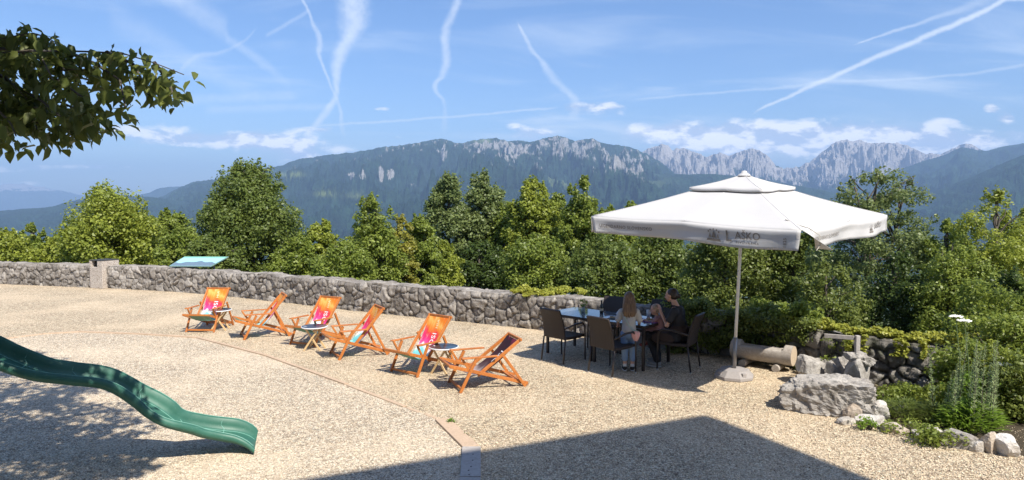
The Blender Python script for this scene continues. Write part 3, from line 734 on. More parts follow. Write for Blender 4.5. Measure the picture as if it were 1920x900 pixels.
def tree(name, label, px, ytop, hw, Y, mt, seed, zbot=-1.5, leaf=None, nclump=70, nper=150, airy=0.0, cr=.30, point=1.0, stems=1, lean=0, group='trees growing beyond the terrace wall', spire=0.0):
    rs = np.random.RandomState(seed); leaf = leaf or Y * .0044; nper = int(nper * 1.25); nclump = int(nclump * 1.75); airy = max(airy, .35)
    top = AT(px, ytop, Y); x0 = top.x; rx = hw / F * Y; zt = top.z; zb = zbot
    zg = float(terrain_z(np.array([x0]), np.array([Y]))[0]); zb = max(zb, zg + .6)
    H = zt - zb; zc = zb + H * .48
    cs = []; t = 0
    while len(cs) < nclump and t < 9000:
        t += 1
        q = rs.uniform(-1, 1, 3); rr = np.linalg.norm(q)
        if rr > 1 or rr < .25 + .35 * (1 - airy): continue
        z = q[2]; sh = 1.0
        if z > 0: sh = (1 - spire * z) 
        # lobed envelope so that the outline is uneven
        ang = math.atan2(q[1], q[0]); lob = .86 + .24 * vn(ang * 1.6 + 7, z * 2.2, 0, seed)
        c = np.array([q[0] * sh * lob, q[1] * sh * lob, z * (.9 + .13 * vn(q[0] * 3, q[1] * 3, 0, seed + 3))])
        cs.append(c)
    cs = np.array(cs)
    hgt = np.where(cs[:, 2] > 0, (zt - zc) * .92, (zc - zb))
    R = np.clip(rs.normal(cr * .72, cr * .3, len(cs)), cr * .4, cr * 1.3) * rx
    cen = np.stack([x0 + lean * cs[:, 2] + cs[:, 0] * (rx - R * .6), Y + cs[:, 1] * (rx * .85 - R * .5), zc + cs[:, 2] * hgt - R * .35], 1)
    # a few leading shoots break the top outline
    ns = 9; ang = rs.rand(ns) * 6.28; rr_ = rs.rand(ns) * .55 * rx
    sh = np.stack([x0 + np.cos(ang) * rr_, Y + np.sin(ang) * rr_, zt - .03 * H - (rr_ / rx) ** 2 * H * .35 - rs.rand(ns) * .03 * H], 1)
    st = np.concatenate([sh + np.array([0, 0, k * rx * cr * .32 - rx * cr * .55]) + rs.normal(size=sh.shape) * rx * .02 for k in range(4)])
    sr = np.concatenate([np.full(ns, rx * cr * (.42 - .10 * k)) for k in range(4)])
    # sprigs breaking the outline all round
    m_ = 70; d_ = rdirs(rs, m_); d_[:, 2] = np.abs(d_[:, 2]) * .9 - .15; kk = rs.randint(0, len(cen) - 1, m_)
    sp = cen[kk] + d_ * (R[kk] * 1.05)[:, None] + np.array([0, 0, .12]) * rx * cr
    cen = np.concatenate([cen, st, sp]); R = np.concatenate([R, sr, rs.uniform(.14, .3, m_) * rx * cr])
    cl = rs.rand(len(cen)) 
    npk = np.maximum(6, (nper * np.clip(R / (cr * .75 * rx), .05, 1.3) ** 1.8).astype(int))
    rep = np.repeat(np.arange(len(cen)), npk)
    C, N, A_, L, Wd, rn, ck = clump_leaves(rs, cen[rep], R[rep], 1, leaf, flat=.85, crad=cl[rep], upbias=.45)
    # thin sprigs sticking out of each clump
    root = empty(name, (x0, Y, zg), 0, label, 'tree', group)
    off = np.array([x0, Y, zg])
    leaves_object('crown', C - off, N, A_, L, Wd, rn, ck, LM[mt], root)
    mb = MB(); base = np.array([0, 0, -.2]); rt = max(.07, rx * .055)
    for s_ in range(stems):
        b = base + np.array([(rs.rand() - .5) * .4 * (stems > 1), (rs.rand() - .5) * .4 * (stems > 1), 0])
        tp = np.array([(rs.rand() - .5) * rx * .5 * (1 if stems == 1 else 1.8), (rs.rand() - .5) * rx * .4, zc + (zt - zc) * .75 - zg])
        pts = limb(mb, b, tp, rt / stems ** .5, rt * .25, rs, 8, .05)
        order = rs.permutation(len(cen))[:int((26 + airy * 26) / stems)]
        for k in order:
            tgt = cen[k] - off; f = min(.95, max(.15, (tgt[2] - b[2]) / (tp[2] - b[2]) - .18)); i = int(f * 5); q = np.array(pts[i]) * (1 - (f * 5 - i)) + np.array(pts[min(5, i + 1)]) * (f * 5 - i)
            limb(mb, q, tgt, rt * .34, rt * .07, rs, 5)
    mb.build('trunk', M_BARK, root, True)
    return root
TR = [
 # label, px, ytop, halfwidth, Y, mat, kwargs
 ('low pale green tree at the far left edge behind the wall', 10, 432, 62, 27.0, 'light', dict(nclump=40)),
 ('small thin tree rising behind the low bushes on the far left', 62, 418, 34, 33.0, 'mid', dict(nclump=30)),
 ('low bushy tree between the far left edge and the broad yellow green tree', 105, 440, 46, 28.0, 'light', dict(nclump=40)),
 ('broad yellow green tree behind the concrete waste bin', 205, 343, 98, 27.0, 'light', dict(nclump=110, spire=.25, nper=150)),
 ('dull green tree filling the gap left of the big dark tree', 318, 388, 52, 31.0, 'mid', dict(nclump=60)),
 ('loose low tree right behind the information board', 345, 425, 60, 25.0, 'mid', dict(nclump=60)),
 ('tallest dark green domed tree left of centre', 466, 294, 122, 27.0, 'dark', dict(nclump=170, spire=.42, nper=170, cr=.24)),
 ('low leafy tree at the foot of the big dark tree on its left', 395, 440, 60, 24.0, 'dark', dict(nclump=50)),
 ('small light green bush tree just right of the big dark tree', 602, 408, 42, 26.0, 'light', dict(nclump=45)),
 ('slender light green tree with several pointed tops below the quarry', 697, 360, 66, 24.0, 'mid', dict(nclump=70, airy=.5, spire=.5, nper=120)),
 ('yellowish small tree between the slender tree and the grey green pair', 752, 398, 36, 25.0, 'yellow', dict(nclump=35, airy=.4, nper=90)),
 ('low green tree behind the wall below the yellowish tree', 640, 450, 70, 22.0, 'mid', dict(nclump=50)),
 ('left tree of the tall grey green pair at centre', 838, 320, 56, 34.1, 'grey', dict(nclump=80, airy=.4, spire=.35, nper=130)),
 ('right tree of the tall grey green pair at centre', 908, 314, 62, 34.9, 'grey', dict(nclump=95, airy=.3, spire=.3, nper=140)),
 ('bright low tree in front of the left grey green tree', 830, 450, 44, 30.2, 'light', dict(nclump=50)),
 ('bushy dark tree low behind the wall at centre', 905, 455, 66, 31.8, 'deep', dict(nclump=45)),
 ('rounded fresh green tree right of the grey green pair', 997, 327, 62, 32.6, 'light', dict(nclump=95, spire=.25, nper=150)),
 ('pointed green tree left of the parasol', 1092, 328, 52, 31.0, 'mid', dict(nclump=80, spire=.45, nper=140)),
 ('lower green tree in front of the rounded one', 1010, 440, 76, 27.9, 'mid', dict(nclump=70)),
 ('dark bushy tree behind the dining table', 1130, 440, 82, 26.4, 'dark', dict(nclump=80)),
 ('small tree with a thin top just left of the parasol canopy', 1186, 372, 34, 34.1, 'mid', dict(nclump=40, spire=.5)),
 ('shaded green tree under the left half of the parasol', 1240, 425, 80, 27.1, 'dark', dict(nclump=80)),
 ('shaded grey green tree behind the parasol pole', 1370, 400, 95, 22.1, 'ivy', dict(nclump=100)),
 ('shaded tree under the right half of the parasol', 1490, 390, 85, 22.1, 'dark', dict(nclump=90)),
 ('deep green bush behind the vine covered wall', 1560, 480, 80, 14.0, 'ivy', dict(nclump=60)),
 ('tall airy tree with visible limbs right of the parasol', 1650, 303, 128, 18.5, 'grey', dict(nclump=150, airy=1.0, nper=95, cr=.15, stems=3)),
 ('dark tree low between the airy tree and the yellow green one', 1690, 470, 90, 14.5, 'deep', dict(nclump=70)),
 ('yellow green tree at the right edge', 1868, 346, 105, 15, 'light', dict(nclump=130, airy=.5, nper=110, cr=.2)),
 ('green tree low at the right edge under the yellow green one', 1800, 450, 90, 13.5, 'mid', dict(nclump=90)),
 ('full light green tree crown reaching the right picture edge', 1925, 368, 80, 16, 'light', dict(nclump=110, nper=130)),
 ('mid green tree between the airy tree and the right edge trees', 1780, 405, 60, 17, 'mid', dict(nclump=90)),
 ('low light green tree between two broad trees on the left', 150, 405, 60, 29.0, 'light', dict(nclump=60)),
 ('dull tree between the broad yellow green tree and the gap', 262, 392, 50, 30.0, 'mid', dict(nclump=60)),
 ('low green thicket tree right of the big dark tree', 560, 440, 60, 25.0, 'mid', dict(nclump=60)),
 ('low thin tree in front of the slender pointed tree', 700, 425, 70, 27.0, 'light', dict(nclump=80)),
 ('green tree filling in left of the grey green pair', 785, 400, 44, 27.0, 'mid', dict(nclump=60)),
 ('back tree between the rounded and the pointed green trees', 1045, 360, 55, 34.0, 'mid', dict(nclump=70)),
 ('back tree between the pointed tree and the parasol', 1140, 385, 55, 34.0, 'mid', dict(nclump=70)),
 ('back tree between the grey green pair and the rounded tree', 955, 380, 55, 34.0, 'mid', dict(nclump=70)),
 ('back tree seen under the right half of the parasol', 1430, 425, 90, 33.8, 'mid', dict(nclump=80)),
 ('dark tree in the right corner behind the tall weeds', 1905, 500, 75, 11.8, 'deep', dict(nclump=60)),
]
names = {'light': 'leafy_tree', 'dark': 'leafy_tree'}
for i, (lab, px, yt, hw, Yd, mt, kw) in enumerate(TR):
    tree('leafy_tree', lab, px, yt, hw, Yd, mt, 100 + i, **kw)

# overhead tree at the left: its branch tips hang into view, its crown throws the dappled shade
def overhead_tree():
    rs = np.random.RandomState(5); rg = random.Random(5)
    base = Vector((-8.6, 3.2, 0))
    root = empty('overhead_tree', base, 0, 'branch of a dark leafy tree with pale hanging catkins in the top left corner', 'tree')
    off = np.array(base)
    # twigs through pixel paths at real distance
    twigs = [([(-420, 60), (-200, 110), (-60, 105), (60, 95), (150, 96), (230, 100), (290, 118), (345, 140)], 5.0),
             ([(-300, 10), (-80, 60), (0, 74), (60, 62), (90, 70), (120, 92)], 5.2), ([(-60, 120), (30, 70), (45, 58)], 5.1),
             ([(-60, 105), (40, 130), (110, 150), (165, 190), (185, 235)], 4.9), ([(-60, 105), (30, 160), (80, 190), (120, 225), (135, 250)], 5.0),
             ([(-100, 150), (-20, 190), (20, 230), (30, 255)], 4.8), ([(120, 95), (180, 120), (225, 150), (235, 200)], 5.0), ([(-80, 180), (60, 200), (70, 245)], 5.3),
             ([(60, 95), (110, 120), (150, 160)], 5.15), ([(200, 98), (250, 120), (275, 165)], 5.0), ([(290, 118), (315, 150), (325, 180)], 4.9), ([(-50, 60), (-10, 110), (15, 150), (50, 185)], 5.3),
             ([(0, 74), (40, 100), (95, 130)], 5.05), ([(-60, 210), (-10, 240), (0, 262)], 4.9), ([(-100, 190), (-20, 215), (60, 225), (120, 255)], 5.05), ([(-100, 170), (0, 185), (80, 205)], 4.95), ([(-90, 90), (0, 120), (80, 135), (140, 130)], 5.2), ([(60, 185), (110, 190), (165, 215)], 5.1), ([(-40, 90), (20, 92), (80, 112), (100, 150)], 4.85)]
    C = []; N = []; A_ = []; L = []; cat_pts = []
    mbt = MB()
    for pts, Yd in twigs:
        P = [AT(a, b, Yd + .35 * math.sin(i * 1.7)) for i, (a, b) in enumerate(pts)]
        S = []
        for a, b in zip(P[:-1], P[1:]):
            n = max(2, int((b - a).length / .035))
            S += [a.lerp(b, k / n) for k in range(n)]
        S.append(P[-1])
        n = len(S); mbt.tube([q - base for q in S[::3] + [S[-1]]], [.016 * (1 - .8 * i / (n / 3 + 1)) for i in range(len(S[::3]) + 1)], 5)
        for i, q in enumerate(S):
            if vn(q.x * 5, q.y * 5, q.z * 5, 8) < .40: continue
            for k in range(3):
                d = Vector((rg.uniform(-1, 1), rg.uniform(-1, 1), rg.uniform(-1.5, .15))).normalized()
                l = rg.uniform(.07, .13)
                c = q + d * l * rg.uniform(.5, .95) + Vector((rg.gauss(0, .03), rg.gauss(0, .05), rg.gauss(-.02, .03)))
                C.append(c); A_.append(d + Vector((0, 0, -.7))); L.append(l); N.append(Vector((rg.gauss(0, .7), rg.gauss(-.2, .7), rg.gauss(.5, .5))).normalized())
            if i % 8 == 3: cat_pts.append(q + Vector((rg.gauss(0, .03), rg.gauss(0, .03), -.03)))
    # rest of the crown, kept out of the open sky the photograph shows beside it
    ctr = [(-6.6, 5.0, 5.0, 1.9), (-5.2, 5.2, 5.3, 1.5), (-4.3, 4.3, 5.2, 1.2), (-7.8, 4.4, 4.3, 1.6), (-6.4, 3.6, 5.6, 1.8), (-5.6, 6.3, 6.6, 1.3), (-8.3, 6.0, 5.0, 1.6), (-3.6, 3.6, 4.6, .9), (-5.0, 3.6, 4.6, 1.0), (-4.7, 4.9, 4.6, .7), (-7.4, 6.6, 6.4, 1.5), (-6.9, 5.6, 3.9, 1.0), (-2.7, 4.2, 5.3, .9), (-3.8, 5.3, 5.4, 1.0), (-4.3, 3.9, 5.4, 1.1), (-2.3, 3.2, 5.2, .7), (-1.5, 3.3, 5.0, .45)]
    cc = []
    for (x, y, z, r) in ctr:
        for k in range(int(20 * r)):
            d = rdirs(rs, 1)[0] * r * (.3 + .7 * rs.rand()); cc.append((x + d[0], y + d[1], z + d[2] * .8))
    cc = np.array(cc); c2, n2, a2, l2, w2, _, _ = clump_leaves(rs, cc, np.full(len(cc), .30), 60, .12)
    uu = c2[:, 0] / np.maximum(c2[:, 1], .1); vv = (c2[:, 2] - CH) / np.maximum(c2[:, 1], .1)
    keep = (uu < -.80) | (vv > .345) | (c2[:, 1] < .5)
    c2, n2, a2, l2 = c2[keep], n2[keep], a2[keep], l2[keep]
    C = np.concatenate([np.array(C), c2]); N = np.concatenate([np.array(N), n2]); A_ = np.concatenate([np.array(A_), a2]); L = np.concatenate([np.array(L), l2])
    n = len(C)
    leaves_object('crown', C - off, N, A_, L, L * (.48 + .15 * rs.rand(n)), rs.rand(n), rs.rand(n), LM['branch'], root, 'leaf', .14)
    mb = MB(); tk = limb(mb, (0, 0, -.2), (.9, .8, 4.4), .19, .10, rs, 12, .03)
    for (x, y, z, r) in ctr: limb(mb, tk[rg.randint(2, 5)], np.array((x, y, z)) - off, .06, .02, rs, 6)
    for pts, Yd in twigs[:2]:
        q = AT(pts[0][0], pts[0][1], Yd) - base; limb(mb, tk[4], q, .045, .016, rs, 6)
    mb.build('trunk', M_BARK, root, True)
    mbt.build('twig', M_BARK, root)
    mc, nt, out = mat('catkin'); co = ocoord(nt); nn_ = nt.noise(co, 60, 3)
    pbsdf(nt, out, nt.mix(nn_, (.22, .22, .09), (.46, .44, .22)), .8)
    m = MB()
    for q in cat_pts:
        l = rg.uniform(.05, .09); nseg = 5
        for k in range(nseg):
            m.ell(q - base + Vector((rg.gauss(0, .003), rg.gauss(0, .003), -l * k / nseg)), (.011 * (1.15 - k * .12), .011 * (1.15 - k * .12), .010), None, 6, 4)
    m.build('catkins', mc, root)['kind'] = 'stuff'
overhead_tree()

# leafy masses given by lists of 3-D blobs
def bush(name, label, cat, blobs, mt, seed, leaf=.06, dens=260, stem=True, flat=.8, shape='rhomb', thin=.35, group=None, upbias=.35):
    rs = np.random.RandomState(seed); b = np.array(blobs, float)
    org = np.array([b[:, 0].mean(), b[:, 1].mean(), 0])
    n = np.maximum(12, (dens * (b[:, 3] / .25) ** 2).astype(int)); C = []; N = []; A_ = []; L = []; Wd = []; rn = []; ck = []
    for k in range(len(b)):
        # each blob is a handful of sub clumps
        m = 7; d = rdirs(rs, m) * b[k, 3] * .62; d[:, 2] *= flat
        r = clump_leaves(rs, b[k, :3] + d, np.full(m, b[k, 3] * .55), max(4, n[k] // m), leaf, flat, upbias, crad=rs.rand(m), thin=thin)
        for a, q in zip((C, N, A_, L, Wd, rn, ck), r): a.append(q)
    C, N, A_, L, Wd, rn, ck = (np.concatenate(q) for q in (C, N, A_, L, Wd, rn, ck))
    keep = C[:, 2] > .01 if b[:, 1].max() < 9.5 else np.ones(len(C), bool)
    C, N, A_, L, Wd, rn, ck = (q[keep] for q in (C, N, A_, L, Wd, rn, ck))
    root = empty(name, org, 0, label, cat, group)
    leaves_object('foliage', C - org, N, A_, L, Wd, rn, ck, LM[mt], root, shape, .1)
    if stem:
        mb = MB()
        for k in range(min(len(b), 14)):
            q = b[k, :3] - org; limb(mb, (q[0] * .6, q[1] * .6, .0), q, .012, .004, rs, 5)
        mb.build('stem', M_BARK, root)
    return root
rg = random.Random(11)
# ivy hedge covering the corner of the wall behind the table
bl_ = []
for k in range(70):
    t = rg.random(); x = 2.75 + 1.75 * t; y = 12.15 - (x - 2.75) * .62 + rg.uniform(-.2, .35)
    bl_.append((x, y, rg.uniform(.06, .86), rg.uniform(.16, .25)))
for k in range(16):
    x = rg.uniform(3.8, 4.75); bl_.append((x, 11.35 - (x - 3.8) * .9 + rg.uniform(-.1, .1), rg.uniform(.05, .8), rg.uniform(.14, .2)))
bush('ivy_hedge', 'dense dark ivy hedge over the wall corner behind the woman at the table', 'hedge', bl_, 'ivy', 31, .05, 520)
# vine on the long wall
bl_ = []
for k in range(36):
    px = rg.uniform(965, 1085); q = G(px, 618); bl_.append((q.x + rg.uniform(-.1, .2), q.y + rg.uniform(.1, .5), rg.uniform(.72, .84), rg.uniform(.07, .14)))
bush('wall_vine', 'patch of yellow green vine lying on top of the long wall near the table', 'vine', bl_, 'vine', 32, .055, 800, flat=.45)
# vine over the dark wall
WB = path_sample(wallB, .1)
bl_ = []
for k in range(260):
    q = WB[int(rg.random() ** .9 * (len(WB) - 1) * .62)]
    e = rg.random(); bl_.append((q[0] + rg.uniform(-.05, .1) + e * .1, q[1] + rg.uniform(.0, .42), .72 + rg.uniform(-.05, .06) - (.12 if rg.random() < .12 else 0), rg.uniform(.04, .09)))
for k in range(10):
    q = WB[int((.25 + .35 * rg.random()) * len(WB))]; x, y = q[0] - .05, q[1] - .08
    for j in range(6): bl_.append((x + rg.uniform(-.03, .03), y, .7 - j * .045, .05))
bush('wall_vine', 'long sunlit yellow vine draped along the top of the dark wall', 'vine', bl_, 'vine', 33, .05, 900, flat=.5, upbias=.7)
bl_ = []
for k in range(26):
    q = WB[int(rg.uniform(.02, .2) * len(WB))]; bl_.append((q[0] + rg.uniform(-.1, .5), q[1] + rg.uniform(.1, .6), .7 + rg.uniform(0, .25), rg.uniform(.1, .2)))
bush('climbing_shrub', 'yellow green shrub behind the parasol pole above the log bench', 'shrub', bl_, 'mid', 34, .07, 300)

# ---------------------------------------------------------------- rocks
M_ROCK = stone_mat('rough_limestone', [(.17, .15, .13), (.30, .27, .24), (.42, .39, .35), (.56, .53, .48)], (.12, .11, .09))
M_ROCKP = stone_mat('pale_limestone', [(.34, .30, .25), (.50, .45, .39), (.62, .58, .52), (.74, .71, .66)], (.3, .27, .22))
M_ROCKT = stone_mat('tan_sandstone', [(.28, .21, .15), (.42, .33, .25), (.50, .42, .33), (.60, .53, .45)], (.2, .16, .12))
def rock(label, c, d, rz, m, seed, amp=.22, sub=4, group=None, sink=.06, sq=.6, chop=(.62, .95), box=0, name='rock', parent=None):
    bm = bmesh.new()
    if box:
        bmesh.ops.create_cube(bm, size=2); bmesh.ops.subdivide_edges(bm, edges=list(bm.edges), cuts=box, use_grid_fill=True)
    else: bmesh.ops.create_icosphere(bm, subdivisions=sub, radius=1)
    co = np.array([q.co[:] for q in bm.verts])
    # squarish body with chopped facets
    if box:
        s = co * .80 + .25 * co / np.linalg.norm(co, axis=1)[:, None]
        s = s + np.stack([fbm(co[:, 0] * .7 + k * 9, co[:, 1] * .7, co[:, 2] * .7 + seed, 2, seed + k) - .5 for k in range(3)], 1) * .55
    else:
        e = sq; s = np.sign(co) * np.abs(co) ** e; s /= np.max(np.abs(s))
    rs = np.random.RandomState(seed)
    for k in range(9):
        nrm = rdirs(rs, 1)[0]; lim = rs.uniform(*chop); dd = s @ nrm; ex = np.maximum(dd - lim, 0); s -= ex[:, None] * nrm
    dn = np.array(d) / min(d)
    w_ = s * dn; n = fbm(w_[:, 0] * 1.5 + seed, w_[:, 1] * 1.5, w_[:, 2] * 1.5 + w_[:, 0] * .5, 5, seed, ridge=True) - .55; n2 = fbm(w_[:, 0] * 5 + seed, w_[:, 1] * 5, w_[:, 2] * 5, 4, seed + 4) - .5
    s = s * (1 + amp * n * 1.3 + amp * .8 * n2)[:, None]
    s = s * np.array(d) / 2
    for q, p in zip(bm.verts, s): q.co = p
    me = bpy.data.meshes.new(name); bm.to_mesh(me); bm.free()
    at = me.attributes.new('rnd', 'FLOAT', 'POINT'); r = np.clip(fbm(s[:, 0] * 4, s[:, 1] * 4, s[:, 2] * 4, 3, seed + 9) * 1.3 - .15, 0, 1); at.data.foreach_set('value', r.astype(np.float32))
    at = me.attributes.new('edge', 'FLOAT', 'POINT'); at.data.foreach_set('value', np.clip((fbm(s[:, 0] * 7, s[:, 1] * 7, s[:, 2] * 7, 3, seed + 19, ridge=True) - .86) * 7, 0, 1).astype(np.float32))  # random streaks coloured dark, standing in for shaded hollows
    o = link_mesh(name, me, m, parent); o.location = (c[0], c[1], c[2] + d[2] / 2 - sink); o.rotation_euler = (rs.uniform(-.08, .08), rs.uniform(-.08, .08), rz)
    if label: tag(o, label, 'rock', group)
    return o
def gp(px, py, dy=0): q = G(px, py); return (q.x, q.y + dy, 0)
c = G(1552, 775)
rock('very large flat topped grey boulder at the end of the log bench', (c.x + .09, c.y + .13, .0), (.98, .60, .44), -.42, M_ROCK, 33, .20, 6, sink=.04, chop=(.95, 1.3), box=44)
for lab, px, py, w_, d_, h_, mm in (('dark stone under the left end of the large flat boulder', 1496, 744, .34, .26, .22, M_ROCK), ('grey stone under the middle of the large flat boulder', 1530, 760, .30, .24, .20, M_ROCK), ('angular stone near the right end under the large flat boulder', 1580, 780, .22, .22, .26, M_ROCKP)):
    q = G(px, py); rock(lab, (q.x + .02, q.y + .12, 0), (w_, d_, h_), -.3, mm, int(px), .2, 4, 'loose rocks around the flower bed')
for lab, px, py, z, w_, d_, h_ in (('rough stone stacked behind the left of the large boulder, next to the log end', 1545, 712, .0, .34, .3, .34), ('flat stone stacked on top of the dark grey block', 1622, 742, .46, .32, .3, .14), ('low angular stone behind the middle of the large boulder', 1590, 722, 0, .3, .3, .42)):
    q = G(px, py); rock(lab, (q.x, q.y + .2, z), (w_, d_, h_), .2, M_ROCK, int(px) + 5, .2, 4, 'loose rocks around the flower bed', box=18, chop=(.85, 1.2))
RK = [
 ('upright pale triangular rock behind the big flat boulder', 1530, 725, .42, .30, .42, M_ROCK, .25, 0.02),
 ('dark grey block on the right behind the flat boulder', 1618, 742, .34, .36, .52, M_ROCK, .1, 0.02),
 ('small grey rock wedged between the two rocks behind the boulder', 1572, 730, .22, .25, .36, M_ROCK, .1, 0),
 ('small pale rock under the front edge of the boulder', 1567, 782, .17, .16, .20, M_ROCKP, 0, 0),
 ('tan rock under the right end of the boulder', 1604, 788, .24, .18, .22, M_ROCKT, 0, 0),
 ('little rounded rock on the gravel in front of the boulder end', 1592, 798, .18, .14, .11, M_ROCKP, .3, 0),
 ('bright white rock at the left end of the garden edge', 1640, 800, .30, .20, .15, M_ROCKP, -.3, 0),
 ('upright forked pale rock standing behind the garden edge', 1660, 792, .20, .15, .24, M_ROCKP, .2, .05),
 ('flat tan pointed rock in the garden edge', 1692, 816, .28, .20, .13, M_ROCKT, -.1, 0),
 ('pale grey rock half covered by small leaves in the garden edge', 1750, 826, .28, .18, .15, M_ROCKP, -.2, 0),
 ('long mottled grey rock in the garden edge', 1805, 842, .42, .22, .19, M_ROCK, -.35, 0),
 ('short white rock at the end of the long mottled one', 1838, 848, .15, .15, .16, M_ROCKP, 0, 0),
 ('upright tan stone in the garden edge', 1865, 852, .15, .14, .23, M_ROCKT, 0, 0),
 ('blocky white rock in the right corner', 1902, 858, .27, .24, .21, M_ROCKP, .1, 0),
 ('small pale stone lying in the flower bed', 1720, 790, .2, .14, .12, M_ROCKP, .3, .3),
]
for i, (lab, px, py, w_, d_, h_, m, rz, dy) in enumerate(RK):
    c = G(px, py); rock(lab, (c.x, c.y + d_ / 2 + dy, 0), (w_ * 1.12, d_ * 1.1, h_ * 1.2), rz, m, 40 + i, .16, 4, 'loose rocks around the flower bed')
# bed soil
bed = [G(1470, 742), G(1560, 775), G(1620, 800), G(1700, 822), G(1800, 843), G(1925, 862)]
bedp = [(p.x, p.y + .12) for p in bed] + [(7.0, 5.9), (8.5, 5.2), (14, 7.6), (9.5, 8.7), (7.6, 8.9), (6.3, 9.15), (5.35, 9.6), (4.9, 10.2), (4.5, 9.6)]
m, nt, out = mat('bed_soil'); P = geopos(nt); n = nt.noise(P, 18, 6, .7)
pbsdf(nt, out, nt.mix(n, (.035, .028, .018), (.10, .08, .055)), .95, n, .8, .02, spec=.1)
poly_sheet('flower_bed_soil', bedp, .008, m, 'dark soil of the flower bed on the right', 'soil')

# bed plants
def mound(label, px, py, n, spread, h, mt, seed, leaf=.05, dens=260, dy=.25, name='leafy_plant', shape='rhomb', rr=(.09, .16)):
    c = G(px, py); c.x += dy * c.x / c.y; r = random.Random(seed)
    b = [(c.x + r.uniform(-spread, spread), c.y + dy + r.uniform(-spread, spread) * .6, r.uniform(.05, h), r.uniform(*rr)) for k in range(n)]
    return bush(name, label, 'plant', b, mt, seed, leaf, dens, shape=shape, group='plants in the flower bed')
mound('dark leafy plant at the foot of the wall beside the grey block', 1668, 766, 22, .26, .20, 'mid', 61, .045)
mound('low dark plant under the middle of the dark wall', 1730, 768, 22, .32, .16, 'mid', 62, .045, dy=.3)
mound('dark plant further right under the dark wall', 1790, 776, 20, .26, .22, 'mid', 63, .045, dy=.3)
mound('low leafy plant hanging over the white rocks', 1760, 836, 14, .2, .14, 'mid', 65, .04, dy=.02)
mound('tiny leafy plant beside the tan rocks at the boulder foot', 1624, 812, 9, .1, .10, 'fresh', 66, .035, dy=.12, rr=(.05, .08))
mound('small trailing plant growing on the rocks behind the boulder', 1578, 716, 20, .24, .62, 'mid', 67, .045, dy=.22, rr=(.07, .12))
mound('green shrub behind the tall silvery weeds', 1850, 800, 46, .6, .8, 'mid', 68, .05, dy=1.0, rr=(.14, .24))
mound('dark green shrub in the right corner', 1925, 830, 40, .45, .7, 'ivy', 69, .05, dy=.8, rr=(.14, .22))
mound('leafy shrub climbing behind the right end of the dark wall', 1855, 700, 40, .5, .85, 'mid', 64, .055, dy=1.0, rr=(.14, .24))
mound('leafy shrub with pale new leaves behind the white flower heads', 1880, 700, 40, .6, 1.25, 'mid', 70, .06, dy=1.0, rr=(.16, .26))
# long narrow-leaved bright plant
def spear_plant(label, px, py, n, R, h, mt, seed, L=(.12, .22), w=.022, dy=.2, name='leafy_plant'):
    c = G(px, py); rs = np.random.RandomState(seed); c = np.array([c.x + dy * c.x / c.y * .8, c.y + dy, 0])
    ang = rs.rand(n) * 6.283; rad = rs.rand(n) ** .6 * R; z = h * (.15 + .85 * rs.rand(n)) * (1 - .55 * (rad / R) ** 2)
    C = np.stack([np.cos(ang) * rad, np.sin(ang) * rad * .8, z], 1)
    Ax = np.stack([np.cos(ang), np.sin(ang), rs.uniform(-.3, .9, n)], 1) + rdirs(rs, n) * .5
    N = np.stack([-np.cos(ang) * .5, -np.sin(ang) * .5, np.ones(n)], 1) + rdirs(rs, n) * .35; N /= np.linalg.norm(N, axis=1)[:, None]
    Ln = rs.uniform(*L, n); root = empty(name, c, 0, label, 'plant', 'plants in the flower bed')
    leaves_object('foliage', C, N, Ax, Ln, w * (.7 + .6 * rs.rand(n)), rs.rand(n), rs.rand(n) * .5, LM[mt], root, 'leaf', .15)
    mb = MB()
    for k in range(10):
        i = rs.randint(n); limb(mb, (C[i, 0] * .2, C[i, 1] * .2, 0), C[i], .006, .003, rs, 4)
    mb.build('stem', M_BARK, root)
spear_plant('bright green bushy plant with long narrow leaves above the garden edge', 1826, 822, 760, .36, .36, 'fresh', 81, dy=.3)
spear_plant('feathery light green plant behind the tan pointed rock', 1702, 800, 900, .34, .26, 'grass', 82, (.07, .15), .010, dy=.32)
spear_plant('feathery green plant in the middle of the flower bed', 1760, 806, 800, .32, .24, 'grass', 83, (.07, .15), .010, dy=.35)
spear_plant('small leafy weed growing in the gravel beside the timber corner', 845, 795, 46, .06, .07, 'fresh', 84, (.03, .06), .02, dy=0, name='weed')
mound('bright green shrub filling the bed behind the weed stalks', 1840, 812, 40, .42, .50, 'fresh', 71, .045, dy=.75, rr=(.12, .2))
mound('sunlit yellow green shrub at the right picture edge', 1905, 815, 40, .32, .85, 'light', 72, .05, dy=.75, rr=(.12, .2))
mound('sunlit leafy plant beneath the right end of the dark wall', 1760, 790, 24, .26, .22, 'light', 73, .04, dy=.45, rr=(.08, .14))
mound('tall bushy green shrub in the far right corner behind the weeds', 1890, 790, 50, .45, 1.05, 'mid', 74, .05, dy=1.0, rr=(.14, .24))
spear_plant('tiny pale weed tuft in the gravel beside the edging corner', 872, 818, 30, .05, .04, 'grass', 85, (.02, .04), .012, dy=.02, name='weed')
bl_ = []; rg2 = random.Random(77)
for k in range(90):
    q = G(rg2.uniform(1640, 1935), rg2.uniform(770, 822)); f_ = 1 + rg2.uniform(.0, .12)
    if q.y > 7.0: bl_.append((q.x * f_, q.y * f_, rg2.uniform(.01, .08), rg2.uniform(.07, .13)))
gc = bush('ground_cover', 'low leafy ground cover between the plants of the flower bed', None, bl_, 'mid', 78, .04, 260, stem=False)
for o_ in [gc] + children(gc): o_['kind'] = 'stuff'
